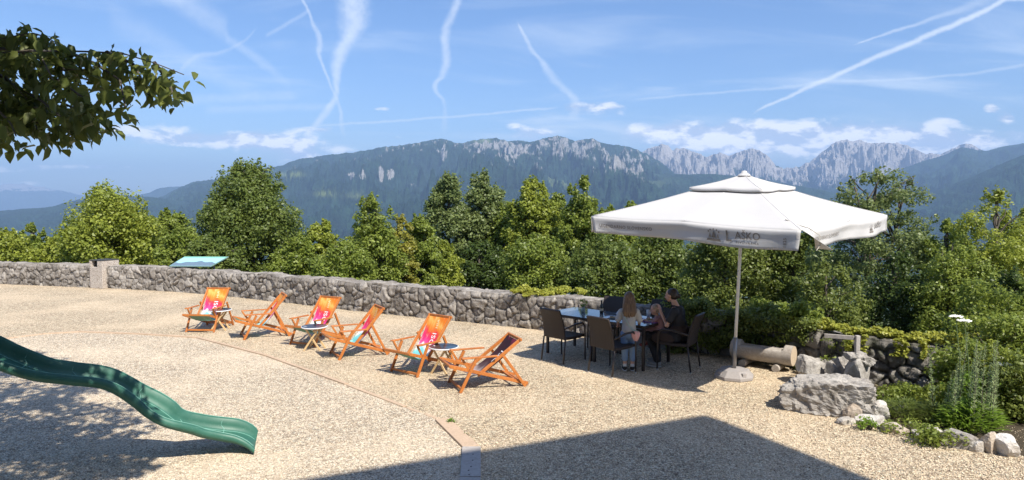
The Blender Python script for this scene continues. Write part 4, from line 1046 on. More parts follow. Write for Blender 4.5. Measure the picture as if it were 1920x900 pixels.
def spikes():
    rs = np.random.RandomState(91); r = random.Random(91)
    root = None
    for k in range(17):
        px = r.uniform(1775, 1915); py = r.uniform(800, 838); g = G(px, py); c = np.array([g.x, g.y + .35, 0]); H = r.uniform(.75, 1.05) * (1.05 if px > 1830 else .85)
        n = 150; t = rs.rand(n) ** .8; a = rs.rand(n) * 6.283; lean = np.array([r.uniform(-.08, .08), r.uniform(-.05, .05), 0])
        rad = .035 * (1.2 - t)
        C = np.stack([np.cos(a) * rad, np.sin(a) * rad, .12 * H + t * H * .88], 1) + lean * t[:, None]
        Ax = np.stack([np.cos(a), np.sin(a), np.full(n, .8)], 1); N = np.stack([-np.cos(a) * .7, -np.sin(a) * .7, np.ones(n)], 1); N /= np.linalg.norm(N, axis=1)[:, None]
        L = .075 * (1.15 - .75 * t)
        rt = empty('tall_weed', c, 0, 'tall upright silvery green weed stalk in the right of the flower bed', 'weed', 'tall silvery weed stalks')
        leaves_object('foliage', C, N, Ax, L, L * .28, rs.rand(n), rs.rand(n) * .4, LM['silver'], rt)
        MB().tube([(0, 0, 0), tuple(lean * .5 + np.array([0, 0, H * .5])), tuple(lean + np.array([0, 0, H]))], [.006, .004, .002], 5).build('stem', M_BARK, rt)
spikes()
# white umbel flowers
def umbel(label, px, py, Y, zb, seed):
    r = random.Random(seed); top = AT(px, py, Y); base = Vector((top.x + .1, Y, zb))
    root = empty('umbel_flower', base, 0, label, 'flower')
    mb = MB(); t = top - base; mb.tube([(0, 0, 0), t * .5 + Vector((.02, 0, 0)), t], [.008, .006, .004], 6); mb.build('stem', LMs, root)
    fb = MB()
    for k in range(46):
        a = r.random() * 6.28; d = r.random() ** .5 * .075; fb.ell(t + Vector((math.cos(a) * d, math.sin(a) * d, .02 - d * d * 1.5 + r.gauss(0, .004))), (.016, .016, .007), None, 6, 4)
    fb.build('flower_head', simple('white_petals', (.80, .80, .74), .8, .05), root)
LMs = simple('green_stem', (.12, .17, .06), .7)
umbel('broad white flat flower head on a tall stem above the dark wall', 1792, 595, 8.25, .2, 1)
umbel('smaller white flat flower head just below the broad one', 1808, 603, 8.3, .2, 2)
umbel('small white flower head low among the silvery weeds', 1881, 684, 8.2, .2, 3)
# ================================================================== OBJECTS
# ---- deck chairs
def text_geo(s, size=1.0, space=1.0, bold=0.0):
    cu = bpy.data.curves.new('t', 'FONT'); cu.body = s; cu.size = size; cu.space_character = space; cu.offset = bold; cu.resolution_u = 3
    o = bpy.data.objects.new('t', cu); COL.objects.link(o)
    me = o.to_mesh(); bm = bmesh.new(); bm.from_mesh(me); bmesh.ops.triangulate(bm, faces=list(bm.faces))
    o.to_mesh_clear()
    for k in range(2):
        long_ = [e for e in bm.edges if e.calc_length() > size * .18]
        if long_: bmesh.ops.subdivide_edges(bm, edges=long_, cuts=1); bmesh.ops.triangulate(bm, faces=list(bm.faces))
    bm.verts.index_update(); v = [tuple(q.co[:2]) for q in bm.verts]; f = [[q.index for q in g.verts] for g in bm.faces]; bm.free()
    bpy.data.objects.remove(o); bpy.data.curves.remove(cu)
    xs = [q[0] for q in v]; ys = [q[1] for q in v]
    return v, f, (min(xs), max(xs), min(ys), max(ys))
def fabric_mat(name, dark=False):
    m, nt, out = mat(name); co = nt.new('ShaderNodeTexCoord').outputs['UV']; sp = nt.new('ShaderNodeSeparateXYZ'); nt.L.new(co, sp.inputs[0])
    n = nt.noise(co, 3.2, 4, .55, .6); n2 = nt.noise(co, 9, 4, .6, .8); weave = nt.noise(ocoord(nt), 500, 2)
    wv = nt.m('ADD', sp.outputs[1], nt.m('ADD', nt.m('MULTIPLY', nt.m('SUBTRACT', n, .5), .36), nt.m('MULTIPLY', nt.m('SUBTRACT', n2, .5), .07)))
    wv = nt.m('ADD', nt.m('ADD', wv, .115), nt.m('MULTIPLY', nt.m('SUBTRACT', sp.outputs[0], .5), .10))
    if dark:
        col = nt.ramp(wv, [(0, (.12, .02, .05)), (.10, (.20, .03, .07)), (.18, (.045, .022, .03)), (.6, (.055, .028, .035)), (.68, (.10, .07, .08)), (.8, (.42, .36, .36)), (1, (.10, .06, .07))])
        col = nt.mix(nt.ss(n2, .6, .7, 0, .45), col, (.10, .03, .05))
    else:
        col = nt.ramp(wv, [(0, (.80, .16, .03)), (.11, (.82, .24, .03)), (.19, (.90, .50, .13)), (.27, (.85, .25, .04)), (.34, (.80, .06, .06)), (.44, (.72, .035, .17)), (.52, (.72, .08, .30)), (.565, (.86, .80, .82)), (.60, (.85, .88, .88)), (.66, (.22, .62, .66)), (.74, (.14, .50, .56)), (.80, (.30, .62, .62)), (.9, (.16, .30, .22)), (1, (.14, .22, .14))])
        col = nt.mix(nt.ss(n2, .58, .74, 0, .3), col, (.95, .80, .55))
    p = pbsdf(nt, out, col, .8, weave, .2, .001, spec=.2, link=False)
    t = nt.new('ShaderNodeBsdfTranslucent'); nt.L.new(col, t.inputs[0]); mx = nt.new('ShaderNodeMixShader'); mx.inputs[0].default_value = .2
    nt.L.new(p.outputs[0], mx.inputs[1]); nt.L.new(t.outputs[0], mx.inputs[2]); nt.L.new(mx.outputs[0], out.inputs['Surface']); return m
M_FAB = fabric_mat('tie_dye_canvas'); M_FABD = fabric_mat('dark_plum_canvas', True)
M_LETW = simple('white_print', (.82, .80, .80), .8, .03); M_LETC = simple('cream_print', (.90, .72, .42), .8, .03); M_LETT = simple('teal_print', (.04, .22, .30), .8, .03); M_LETG = simple('grey_print', (.30, .26, .28), .8, .03)
def deck_chair(dark=False, rec=0.0):
    """local: seat faces +y, x to the side. rec leans the back further."""
    r = empty('deck_chair'); hw = .265
    TOP = Vector((0, -.36 - rec * .9, .80 - rec * 1.0)); BOT = Vector((0, .16, .21)); FR = Vector((0, .58, .385)); RR = Vector((0, -.47 - rec, .035))
    ax = lambda v, x: Vector((x, v.y, v.z))
    W_, H_ = .026, .048
    for s in (-1, 1):
        x = s * hw
        MB().beam(ax(FR, x), ax(RR, x), W_, H_).build('seat_rail', M_TEAK, r)
        xb = s * (hw - .032)
        d = (TOP - BOT).normalized(); MB().beam(ax(TOP + d * .035, xb), ax(BOT, xb), W_, H_).build('back_rail', M_TEAK, r)
        xl = s * (hw + .030)
        arm_z = .475
        MB().beam((xl, .20, arm_z - .01), (xl, .44, .0), W_, .045).build('front_leg', M_TEAK, r)
        q = TOP.lerp(BOT, .42)
        MB().beam(ax(q, xl), (xl, RR.y + .05, .0), W_, .042).build('rear_prop', M_TEAK, r)
        q = TOP.lerp(BOT, .60)
        mb = MB(); mb.beam((xl, q.y - .02, arm_z + .01), (xl, .30, arm_z + .012), .045, .022); mb.beam((xl, .29, arm_z + .012), (xl, .42, arm_z + .014), .075, .022, bev=.008); mb.build('armrest', M_TEAK, r)
        MB().beam((s * (hw + .003), .30, .31), (s * (hw + .003), .40, arm_z), .024, .032).build('arm_support', M_TEAK, r)
    def bar(n, p, h=.03, ww=None): 
        ww = ww or hw; MB().beam((-ww, p[0], p[1]), (ww, p[0], p[1]), .03, h).build(n, M_TEAK, r)
    d = (TOP - BOT).normalized(); q = TOP + d * .02
    bar('top_bar', (q.y, q.z), .04); bar('foot_bar', (.415, .045), .035, hw + .04); bar('front_bar', (FR.y, FR.z), .035, hw + .02); bar('rear_bar', (RR.y + .08, .05), .03, hw + .03)
    q = TOP.lerp(BOT, .62); bar('notch_bar', (-.30 - rec * .8, .10), .03)
    # sling
    nu, nv = 13, 41
    def prof(t):
        # sling: hangs from the top bar to the front bar
        P0 = TOP + Vector((0, .018, .0)); P1 = Vector((0, .02 - rec * .2, .20)); P2 = Vector((0, .20, .215)); P3 = FR + Vector((0, 0, .02))
        if t < .62:
            k = t / .62; a = P0.lerp(Vector((0, .075 - rec * .1, .235)), k); a += Vector((0, -.02, -.035)) * math.sin(math.pi * k); return a
        k = (t - .62) / .38; a = Vector((0, .075 - rec * .1, .235)); b = Vector((0, .20, .17)); c = Vector((0, .36, .27)); e = P3
        return a * (1 - k) ** 3 + b * 3 * k * (1 - k) ** 2 + c * 3 * k * k * (1 - k) + e * k ** 3
    sw = .215
    def surf(t, u_):  # u_ -1..1
        p = prof(t); q = prof(min(1, t + .01)) - prof(max(0, t - .01)); n = Vector((0, -q.z, q.y)).normalized()
        if n.z < 0: n = -n
        belly = (1 - u_ * u_) * .03 * math.sin(math.pi * min(1, max(0, t)))
        return Vector((u_ * sw * (1 - .05 * math.sin(math.pi * t)), p.y, p.z)) - n * belly, n
    V = []; U = []
    for i in range(nv):
        for j in range(nu):
            t = i / (nv - 1); u_ = -1 + 2 * j / (nu - 1); p, n = surf(t, u_); V.append(tuple(p)); U.append((j / (nu - 1), t))
    me = np_mesh('canvas_seat', np.array(V), gridq(nv, nu), smooth=True, uv=np.array(U))
    cv = link_mesh('canvas_seat', me, M_FABD if dark else M_FAB, r)
    def letter(s, size, t0, u0, m, rot=90, bold=0.0, name='lettering'):
        v, f, bb = text_geo(s, size, 1.05, bold); L = .62 / .78   # arc length units: whole sling about .95 m
        mb = MB(); vs = []
        for (x, y) in v:
            if rot == 90:    # reads upwards, from the seat to the top
                t = t0 - (x - bb[0]) / .98; uu = u0 + (y - (bb[2] + bb[3]) / 2) / sw
            else:
                t = t0 - (y - bb[2]) / .98; uu = u0 - (x - (bb[0] + bb[1]) / 2) / sw
            p, n = surf(min(.99, max(.01, t)), uu); vs.append(p + n * .004)
        mb.add(vs, f).build(name, m, cv)
    if dark:
        letter('OSI', .15, .44, -.02, M_LETW, bold=.001)
    else:
        letter('OSI', .125, .415, -.12, M_LETW, bold=.001); letter('HIA', .075, .155, -.12, M_LETC); letter('71', .09, .70, -.1, M_LETT, 0, .004)
    return r
chairs = [
 # px,py of the front foot nearest the left of the chair as seen ; heading
 ('colourful canvas deck chair farthest left, facing the viewer beside the first round table', (349, 623), (-.06, -1)),
 ('colourful canvas deck chair second from the left, turned side on', (451, 628), (-.88, -.47)),
 ('colourful canvas deck chair third from the left, partly behind the middle round table', (544, 646), (-.42, -.91)),
 ('colourful canvas deck chair fourth from the left, turned side on next to the middle table', (619, 663), (-.87, -.49)),
 ('colourful canvas deck chair fifth from the left, behind the front round table', (733, 697), (-.62, -.79)),
]
proto = deck_chair()
for i, (lab, foot, hd) in enumerate(chairs):
    o = proto if i == 0 else copy_tree(proto)
    h = Vector((hd[0], hd[1], 0)).normalized(); side = Vector((h.y, -h.x, 0))    # local +x
    g = G(*foot)
    # the seen foot is the one on local +x side (viewer's left when the chair faces the viewer)
    org = g - h * .44 - side * .295
    o.location = org; o.rotation_euler = (0, 0, math.atan2(-h.x, h.y))
    tag(o, lab, 'deck chair', 'deck chairs with tie dye canvas')
# nearest one is reclined further and has dark canvas
o = deck_chair(True, .13); h = Vector((-.93, -.36, 0)).normalized(); side = Vector((h.y, -h.x, 0)); g = G(839, 718)
o.location = g - h * .46 - side * .295; o.rotation_euler = (0, 0, math.atan2(-h.x, h.y))
tag(o, 'reclined deck chair with dark plum canvas, rightmost of the row', 'deck chair')

# ---- round folding tables
m_, nt, out = mat('dark_tabletop'); n = nt.noise(ocoord(nt), 6, 3); pbsdf(nt, out, nt.mix(nt.ss(n, .45, .6), (.018, .022, .032), (.035, .07, .11)), .28, spec=.5); M_TOPD = m_
def side_table():
    r = empty('round_side_table'); R = .235; z = .42
    top = MB().lathe([(R - .004, z - .010), (R, z - .006), (R, z + .006), (R - .006, z + .010)], seg=40).build('table_top', simple('white_rim', (.8, .8, .8), .4), r)
    MB().lathe([(R - .012, z + .0105), (R - .012, z + .0125)], seg=40).build('top_panel', M_TOPD, top)
    for s in (-1, 1):
        for e in (-1, 1):
            MB().beam((s * .15, e * .12 + s * .012, 0), (-s * .13, e * .12 + s * .012, z - .012), .016, .034).build('leg', M_PALEWOOD, r)
    for e in (-1, 1): MB().beam((e * .13, -.15, z - .022), (e * .13, .15, z - .022), .022, .02).build('cross_bar', M_PALEWOOD, r)
    MB().beam((0, -.135, z / 2), (0, .135, z / 2), .014, .014).build('pivot_rod', M_PALEWOOD, r)
    mb = MB(); mb.add([(-.19, -.05, z + .0135), (-.12, -.075, z + .0135), (-.115, -.055, z + .0135), (-.185, -.03, z + .0135)], [(0, 1, 2, 3)]); mb.build('label_mark', M_LETW, top)
    return r
tp = side_table()
for i, (lab, px, py, rz) in enumerate([('round dark topped folding table beside the leftmost deck chair', 413, 618, .1), ('round dark topped folding table in front of the third deck chair', 590, 655, -.1), ('round dark topped folding table between the two nearest deck chairs', 832, 700, -.55)]):
    o = tp if i == 0 else copy_tree(tp); o.location = G(px, py); o.rotation_euler = (0, 0, rz); tag(o, lab, 'side table', 'round folding side tables')

# ---- parasol
m_, nt, out = mat('white_canvas'); co = ocoord(nt); n = nt.noise(co, 2.2, 4); n2 = nt.noise(co, 240, 2)
p_ = pbsdf(nt, out, nt.mix(n, (.56, .55, .535), (.63, .615, .60)), .85, nt.m('ADD', nt.noise(co, 5, 3), nt.m('MULTIPLY', n2, .02)), .15, .03, spec=.15, link=False)
t_ = nt.new('ShaderNodeBsdfTranslucent'); t_.inputs[0].default_value = (.80, .77, .72, 1); mx = nt.new('ShaderNodeMixShader'); mx.inputs[0].default_value = .14
nt.L.new(p_.outputs[0], mx.inputs[1]); nt.L.new(t_.outputs[0], mx.inputs[2]); nt.L.new(mx.outputs[0], out.inputs['Surface']); M_CANVAS = m_
def parasol():
    base = G(1376, 708); base = Vector((base.x, base.y, 0)); r = empty('parasol', base, 0, 'large square white beer garden parasol shading the dining table', 'parasol')
    M_POLE = simple('white_painted_metal', (.74, .73, .70), .4, .05); M_STEEL = simple('dull_steel', (.30, .29, .28), .4, .1, metal=.6)
    def pt(x, y, z): return Vector((x - base.x, y - base.y, z))
    tilt = Vector((.10, 0, 0))
    MB().tube([Vector((0, 0, .10)), Vector((.012, 0, .62))], .031, 20).build('sleeve', M_STEEL, r, True)
    MB().tube([Vector((.012, 0, .55)), Vector((.10, 0, 3.04))], .024, 20).build('pole', M_POLE, r, True)
    cz = {'L': pt(*AT(1110, 405, base.y + .02)), 'F': pt(*AT(1503, 432, base.y - 2.22)), 'R': pt(*AT(1662, 403, base.y + .02)), 'B': Vector((.05, 2.22, 2.5))}
    apex = Vector((.10, 0, 3.09)); order = ['L', 'F', 'R', 'B']
    vr = .345
    # main canopy: for each side two triangular fields, gridded and slightly sagging
    def ringpt(f):      # f in 0..8 around the rim: corners at even, mids at odd
        i = int(f) % 8; k = f - int(f)
        def R8(i):
            if i % 2 == 0: return cz[order[i // 2]]
            a, b = cz[order[i // 2]], cz[order[(i // 2 + 1) % 4]]; m = (a + b) / 2; m.z += .015; return m
        return R8(i).lerp(R8((i + 1) % 8), k)
    nf = 12; nr = 16; V = []; 
    for i in range(8 * nf):
        f = i / nf; rim = ringpt(f); k = f - int(f); q = rim - apex
        for j in range(nr + 1):
            t = vr * .90 + (1 - vr * .90) * j / nr
            s = -math.sin(math.pi * k) * .030 * (t - .1) - .035 * math.sin(math.pi * t)
            edge = -.020 * (j == nr) * math.sin(math.pi * k)
            V.append(apex + q * t + Vector((0, 0, s + edge + .006 * (vn(f * 3, t * 4, 0, 3) - .5))))
    I = np.arange(8 * nf * (nr + 1)).reshape(8 * nf, nr + 1); I = np.concatenate([I, I[:1]], 0)
    Q = np.stack([I[:-1, :-1], I[1:, :-1], I[1:, 1:], I[:-1, 1:]], -1).reshape(-1, 4)
    me = np_mesh('canopy', np.array([tuple(v) for v in V]), Q, smooth=True); cn_ = link_mesh('canopy', me, M_CANVAS, r)
    md = cn_.modifiers.new('s', 'SOLIDIFY'); md.thickness = .003
    # seams
    for k in range(8):
        rim = ringpt(k); q = rim - apex
        pts = [apex + q * (vr + (1 - vr) * t) + Vector((0, 0, .004 - .035 * math.sin(math.pi * (vr + (1 - vr) * t)))) for t in (0, .25, .5, .75, .98)]
        MB().tube(pts, .0055, 5, flat=.6).build('seam', M_CANVAS, cn_)
        MB().beam(apex + q * .05 + Vector((0, 0, -.10)), apex + q * .97 + Vector((0, 0, -.05)), .022, .03).build('rib', M_POLE, r)
        MB().beam(Vector((.06, 0, 2.05)), apex + q * .5 + Vector((0, 0, -.08)), .018, .022).build('strut', M_POLE, r)
    MB().lathe([(.05, 0), (.06, .02), (.06, .09), (.05, .11)], (.06, 0, 2.0), 20).build('hub', M_POLE, r)
    # vent top
    ap2 = Vector((.10, 0, 3.10)); V = []; n8 = 8 * nf
    for i in range(n8):
        f = i / nf; q = ringpt(f) - apex; k = f - int(f)
        for j in range(7):
            t = vr * 1.04 * j / 6 if j else .012
            p = apex + q * t; zt = ap2.z - (ap2.z - (apex + q * vr).z - .03) * (t / vr) - .02 * math.sin(math.pi * min(1, t / vr)) - .01 * math.sin(math.pi * k) * t / vr
            V.append(Vector((p.x, p.y, zt)))
        p = V[-1].copy(); V.append(p + Vector((0, 0, -.035)))
    I = np.arange(n8 * 8).reshape(n8, 8); I = np.concatenate([I, I[:1]], 0)
    Q = np.stack([I[:-1, :-1], I[1:, :-1], I[1:, 1:], I[:-1, 1:]], -1).reshape(-1, 4)
    me = np_mesh('vent_top', np.array([tuple(v) for v in V]), Q, smooth=False); vt = link_mesh('vent_top', me, M_CANVAS, r); md = vt.modifiers.new('s', 'SOLIDIFY'); md.thickness = .003
    for k in range(0, 8, 2):
        q = ringpt(k) - apex; MB().tube([Vector(((apex + q * t).x, (apex + q * t).y, ap2.z - (ap2.z - (apex + q * vr).z - .03) * (t / vr) - .02 * math.sin(math.pi * min(1, t / vr)) + .003)) for t in (.02, vr * .25, vr * .5, vr * .75, vr * 1.04)], .005, 5).build('seam', M_CANVAS, vt)
    MB().lathe([(.10, -.022), (.08, .0), (.045, .022), (.035, .05), (.0, .058)], ap2, 20, cap=False).build('top_cap', M_CANVAS, r, True)
    # valances: hanging strips with a gap at the front corner
    fl = {}
    def valance(a, b, hang_a, hang_b, bow, nm, cut_a=0.0, cut_b=0.0, shear=0.0):
        A_, B_ = cz[a], cz[b]; d = (B_ - A_); L = Vector((d.x, d.y, 0)).length; out_ = Vector((d.y, -d.x, 0)).normalized()
        n = 60; mrow = 7
        def sf(s, h):     # s along 0..1, h down 0..1
            k = (s * 2) % 1.0; p = A_.lerp(B_, s) + Vector((0, 0, -.020 * math.sin(math.pi * k) + .012 * math.sin(math.pi * s)))
            H = .245
            wob = .020 * math.sin(s * 9.0 + 1.3) * h + .012 * math.sin(s * 23 + h * 2) * h + bow * h * math.sin(math.pi * s)
            flare = (max(0, .12 - s) / .12) ** 2 * hang_a * h + (max(0, s - .88) / .12) ** 2 * hang_b * h
            fold = .020 * math.sin(math.pi * min(1, h * 2.4)) * (.4 + .6 * math.sin(math.pi * s))
            ins = cut_a * h * max(0, 1 - s * 8) - cut_b * h * max(0, 1 - (1 - s) * 8)
            return p + out_ * (.012 + wob + flare + fold) + Vector((0, 0, -H * h * (1 - .06 * math.sin(s * 6.5)))) + d.normalized() * ins
        V = [sf(i / n, j / mrow) for i in range(n + 1) for j in range(mrow + 1)]
        me = np_mesh('valance', np.array([tuple(v) for v in V]), gridq(n + 1, mrow + 1), smooth=True); o = link_mesh('valance', me, M_CANVAS, r)
        md = o.modifiers.new('s', 'SOLIDIFY'); md.thickness = .003
        return o, sf, L, out_
    v1, f1, L1, o1 = valance('L', 'F', .02, .05, .0, 'v', .10, .02)
    v2, f2, L2, o2 = valance('F', 'R', .22, .02, .0, 'v', .28, .05)
    valance('R', 'B', .02, .02, 0, 'v'); valance('B', 'L', .02, .02, 0, 'v')
    M_INK = simple('faded_grey_print', (.20, .175, .15), .9, .05)
    def vtext(o, sf, L, out_, s, size, s0, h0, m=M_INK, rot=0, space=1.0, bold=0.0, name='lettering'):
        v, f, bb = text_geo(s, size, space, bold); vs = []
        for (x, y) in v:
            if rot: xx, yy = (y - bb[2]), -(x - bb[0]) * -1; ss_, hh = s0 + (-(y - bb[3])) / L, h0 - (x - bb[0]) / .245
            else: ss_, hh = s0 + (x - bb[0]) / L, h0 - (y - bb[2]) / .245
            vs.append(sf(ss_, hh) + out_ * .010)
        MB().add(vs, f).build(name, m, o)
    vtext(v1, f1, L1, o1, 'LEGENDARNO SLOVENSKO', .068, .045, .62, space=1.14, bold=.0012)
    vtext(v1, f1, L1, o1, 'L', .18, .70, .72, bold=.002); vtext(v1, f1, L1, o1, 'AŠKO', .125, .738, .58, space=1.05, bold=.001)
    vtext(v1, f1, L1, o1, 'PIVOVARNA', .038, .745, .80, space=1.6, bold=.0008)
    vtext(v1, f1, L1, o1, '1825', .055, .935, .85, rot=1, space=1.15, bold=.001)
    vtext(v2, f2, L2, o2, 'LEGENDARNO SLOVENSKO', .068, .10, .62, space=1.05, bold=.0008)
    vtext(v2, f2, L2, o2, 'LAŠKO', .10, .80, .55, bold=.0015)
    # emblem: small crest of a pointed hill with a wreath
    def emblem(o, sf, L, out_, s0, sc=1.0, h0=.80):
        mb = MB()
        def P(x, y): return sf(s0 + x * sc / L, h0 - y * sc / .245) + out_ * .007
        def poly(pts): mb.add([P(*q) for q in pts], [tuple(range(len(pts)))])
        poly([(-.10, 0), (.10, 0), (.085, .03), (-.085, .03)]); poly([(-.075, .04), (-.035, .04), (-.055, .10)]); poly([(-.03, .04), (.03, .04), (.0, .135)]); poly([(.035, .04), (.075, .04), (.055, .09)])
        for k in range(5):
            a = math.pi * (k + .5) / 5; cx, cy = math.cos(a) * .075, .10 + math.sin(a) * .045
            poly([(cx + .011 * math.cos(t), cy + .011 * math.sin(t)) for t in [2 * math.pi * j / 6 for j in range(6)]])
        mb.build('emblem', M_INK, o)
    emblem(v1, f1, L1, o1, .645); emblem(v2, f2, L2, o2, .76, .7, .75)
    # tie cord hanging at the torn front corner
    q = cz['F']; pts = [q + Vector((-.03, .40, .12)), q + Vector((.06, .25, .06)), q + Vector((.16, .16, .02)), q + Vector((.25, .08, -.06)), q + Vector((.24, .04, -.18)), q + Vector((.19, .02, -.24))]
    MB().tube(pts, .006, 6).build('tie_cord', simple('cord', (.45, .42, .36), .8), r)
    # concrete foot
    mc = simple('weathered_concrete', (.34, .31, .29), .95, .15, 40, .6)
    mb = MB(); mb.lathe([(.29, 0), (.30, .012), (.30, .05), (.21, .135), (.07, .150)], seg=8); 
    mb.build('concrete_base', mc, r)
    for k in range(4): 
        a = k * math.pi / 2 + .3; MB().box((math.cos(a) * .215, math.sin(a) * .215, .09), (.10, .065, .06), Matrix.Rotation(a, 3, 'Z'), .006).build('base_lug', mc, r)
parasol()

# ---- log bench
def log_bench():
    a, b = G(1372, 683), G(1480, 700); d = (b - a).normalized(); c = (a + b) / 2; rz = math.atan2(d.y, d.x); c = c + Vector((-d.y, d.x, 0)) * .12
    r = empty('log_bench', c, rz, 'weathered hollowed log bench by the dark wall, behind the parasol foot', 'bench')
    L = (b - a).length + .05; R = .158; zc = .255
    V = []; nseg = 40; nl = 60
    for i in range(nl + 1):
        x = -L / 2 + L * i / nl
        for k in range(nseg):
            an = 2 * math.pi * k / nseg; rr = R * (1 + .025 * (vn(x * 3, an * 2, 0, 5) - .5)) + .002 * math.sin(an * 17 + x * 3)
            y, z = math.cos(an) * rr, math.sin(an) * rr
            if abs(x) < L / 2 - .13: z = min(z, .075 + .01 * vn(x * 6, y * 20, 0, 8))      # flat seat cut
            V.append((x, y, z + zc))
    I = np.arange((nl + 1) * nseg).reshape(nl + 1, nseg); I = np.concatenate([I, I[:, :1]], 1)
    Q = np.stack([I[:-1, :-1], I[1:, :-1], I[1:, 1:], I[:-1, 1:]], -1).reshape(-1, 4)
    link_mesh('log', np_mesh('log', np.array(V), Q, smooth=True), M_LOG, r).data.update()
    m, nt, out = mat('log_end_grain'); co = ocoord(nt); sp = nt.new('ShaderNodeSeparateXYZ'); nt.L.new(co, sp.inputs[0])
    rad = nt.m('SQRT', nt.m('ADD', nt.m('POWER', sp.outputs[1], 2.0), nt.m('POWER', nt.m('SUBTRACT', sp.outputs[2], zc), 2.0)))
    w = nt.m('SINE', nt.m('MULTIPLY', nt.m('ADD', rad, nt.m('MULTIPLY', nt.noise(co, 12, 3), .03)), 420)); pbsdf(nt, out, nt.mix(nt.lin(w, -1, 1), (.40, .30, .20), (.66, .54, .40)), .85)
    for s in (-1, 1):
        n = 32; vs = [(s * (L / 2 + .001), 0, zc)] + [(s * (L / 2 + .001), math.cos(2 * math.pi * k / n) * R * .99, zc + math.sin(2 * math.pi * k / n) * R * .99) for k in range(n)]
        MB().add(vs, [(0, 1 + k, 1 + (k + 1) % n) if s > 0 else (0, 1 + (k + 1) % n, 1 + k) for k in range(n)]).build('end_face', m, r)
    for s in (-1, 1): MB().tube([(s * (L / 2 - .22), -.19, .055), (s * (L / 2 - .22), .17, .055)], .058, 18).build('support_log', M_LOG, r)
log_bench()

# old wooden post and rail in the vine
c = G(1607, 700); y = 9.55
pr = empty('wooden_post', AT(1607, 660, y).xy.to_3d(), 0, 'short pale weathered wooden post with a rail among the vines on the dark wall', 'post')
t = AT(1607, 629, y); MB().box((0, 0, t.z / 2 + .0), (.06, .06, t.z), None, .006).build('post', M_CURBG, pr)
e = AT(1545, 628, y + .25); MB().beam((e.x - t.x, e.y - y, e.z - .01), (-.036, .02, t.z - .04), .03, .06).build('rail', M_CURBG, pr)

# ---- concrete waste bin
def bin_():
    c = G(186, 541); r = empty('waste_bin', (c.x, c.y + .3, 0), -.38, 'square pebble concrete waste bin in front of the wall on the left', 'waste bin')
    m, nt, out = mat('exposed_aggregate'); co = ocoord(nt); d = nt.vor(co, 70, 'F1', 'Color'); s = nt.new('ShaderNodeSeparateXYZ'); nt.L.new(d, s.inputs[0]); dd = nt.vor(co, 70)
    pbsdf(nt, out, nt.ramp(s.outputs[0], [(0, (.22, .17, .13)), (.5, (.45, .39, .33)), (1, (.62, .57, .50))]), .9, dd, .6, .004)
    a = .29; H = .88
    mb = MB()
    mb.box((0, 0, H * .38), (2 * a, 2 * a, H * .76), None, .012); mb.build('body', m, r)
    mb = MB()
    for (x, y, w, d_) in ((-a + .05, -a + .04, .10, .08), (a - .11, -a + .04, .22, .08), (0, a - .04, 2 * a, .08), (-a + .04, 0, .08, 2 * a - .161), (a - .04, 0, .08, 2 * a - .161)): mb.box((x, y, H * .76 + .10), (w, d_, .20), None, .006)
    mb.build('upper_rim', m, r)
    MB().box((0, 0, H * .76 + .215), (2 * a + .01, 2 * a + .01, .028), None, .006).build('lid', simple('dark_lid', (.05, .05, .05), .5), r)
    MB().box((0, .02, H * .76 + .09), (2 * a - .18, 2 * a - .2, .17)).build('liner', simple('black_plastic', (.015, .015, .015), .6), r)
bin_()

# ---- panorama board
def board():
    foot = G(337, 545); r = empty('information_board', (foot.x, foot.y - .10, 0), -.05, 'slanted panorama information board with mountain picture at the long wall', 'information board')
    g = simple('board_post_metal', (.16, .15, .14), .5, .1)
    MB().box((0, 0, .36), (.07, .05, .80), None, .004).build('post', g, r)
    MB().box((1.08, .12, .36), (.06, .05, .80), None, .004).build('post', g, r)
    # sloping panel
    pA, pB, pC, pD = (-.18, -.16, .78), (1.12, -.16, .78), (1.40, .42, 1.03), (.0, .42, 1.03)
    a, b, c_, d = (Vector(q) for q in (pA, pB, pC, pD)); n = (b - a).cross(d - a).normalized(); t = .025
    mb = MB(); mb.add([a, b, c_, d, a - n * t, b - n * t, c_ - n * t, d - n * t], [(0, 1, 2, 3), (7, 6, 5, 4), (0, 4, 5, 1), (1, 5, 6, 2), (2, 6, 7, 3), (3, 7, 4, 0)]); pn = mb.build('panel', simple('panel_frame', (.2, .32, .3), .5), r)
    def Q(s, q): return a.lerp(b, s).lerp(d.lerp(c_, s), q) + n * .003
    def strip(name, q0, q1, col, fn=None, lift=0):
        N = 30; vs = [Q(.02 + .96 * i / N, q0) + n * lift for i in range(N + 1)] + [Q(.02 + .96 * i / N, fn(i / N) if fn else q1) + n * lift for i in range(N + 1)]
        MB().add(vs, [(i, i + 1, N + 2 + i, N + 1 + i) for i in range(N)]).build(name, simple(name + '_print', col, .35, .05), pn)
    strip('sky_picture', .04, .86, (.34, .62, .66)); strip('header_band', .87, .96, (.22, .55, .36))
    strip('mountain_picture', .05, 0, (.14, .20, .26), lambda s: .22 + .18 * vn(s * 7, 0, 0, 3) + .2 * math.sin(math.pi * s) * (.5 + .5 * vn(s * 14, 1, 0, 2)), .002)
board()

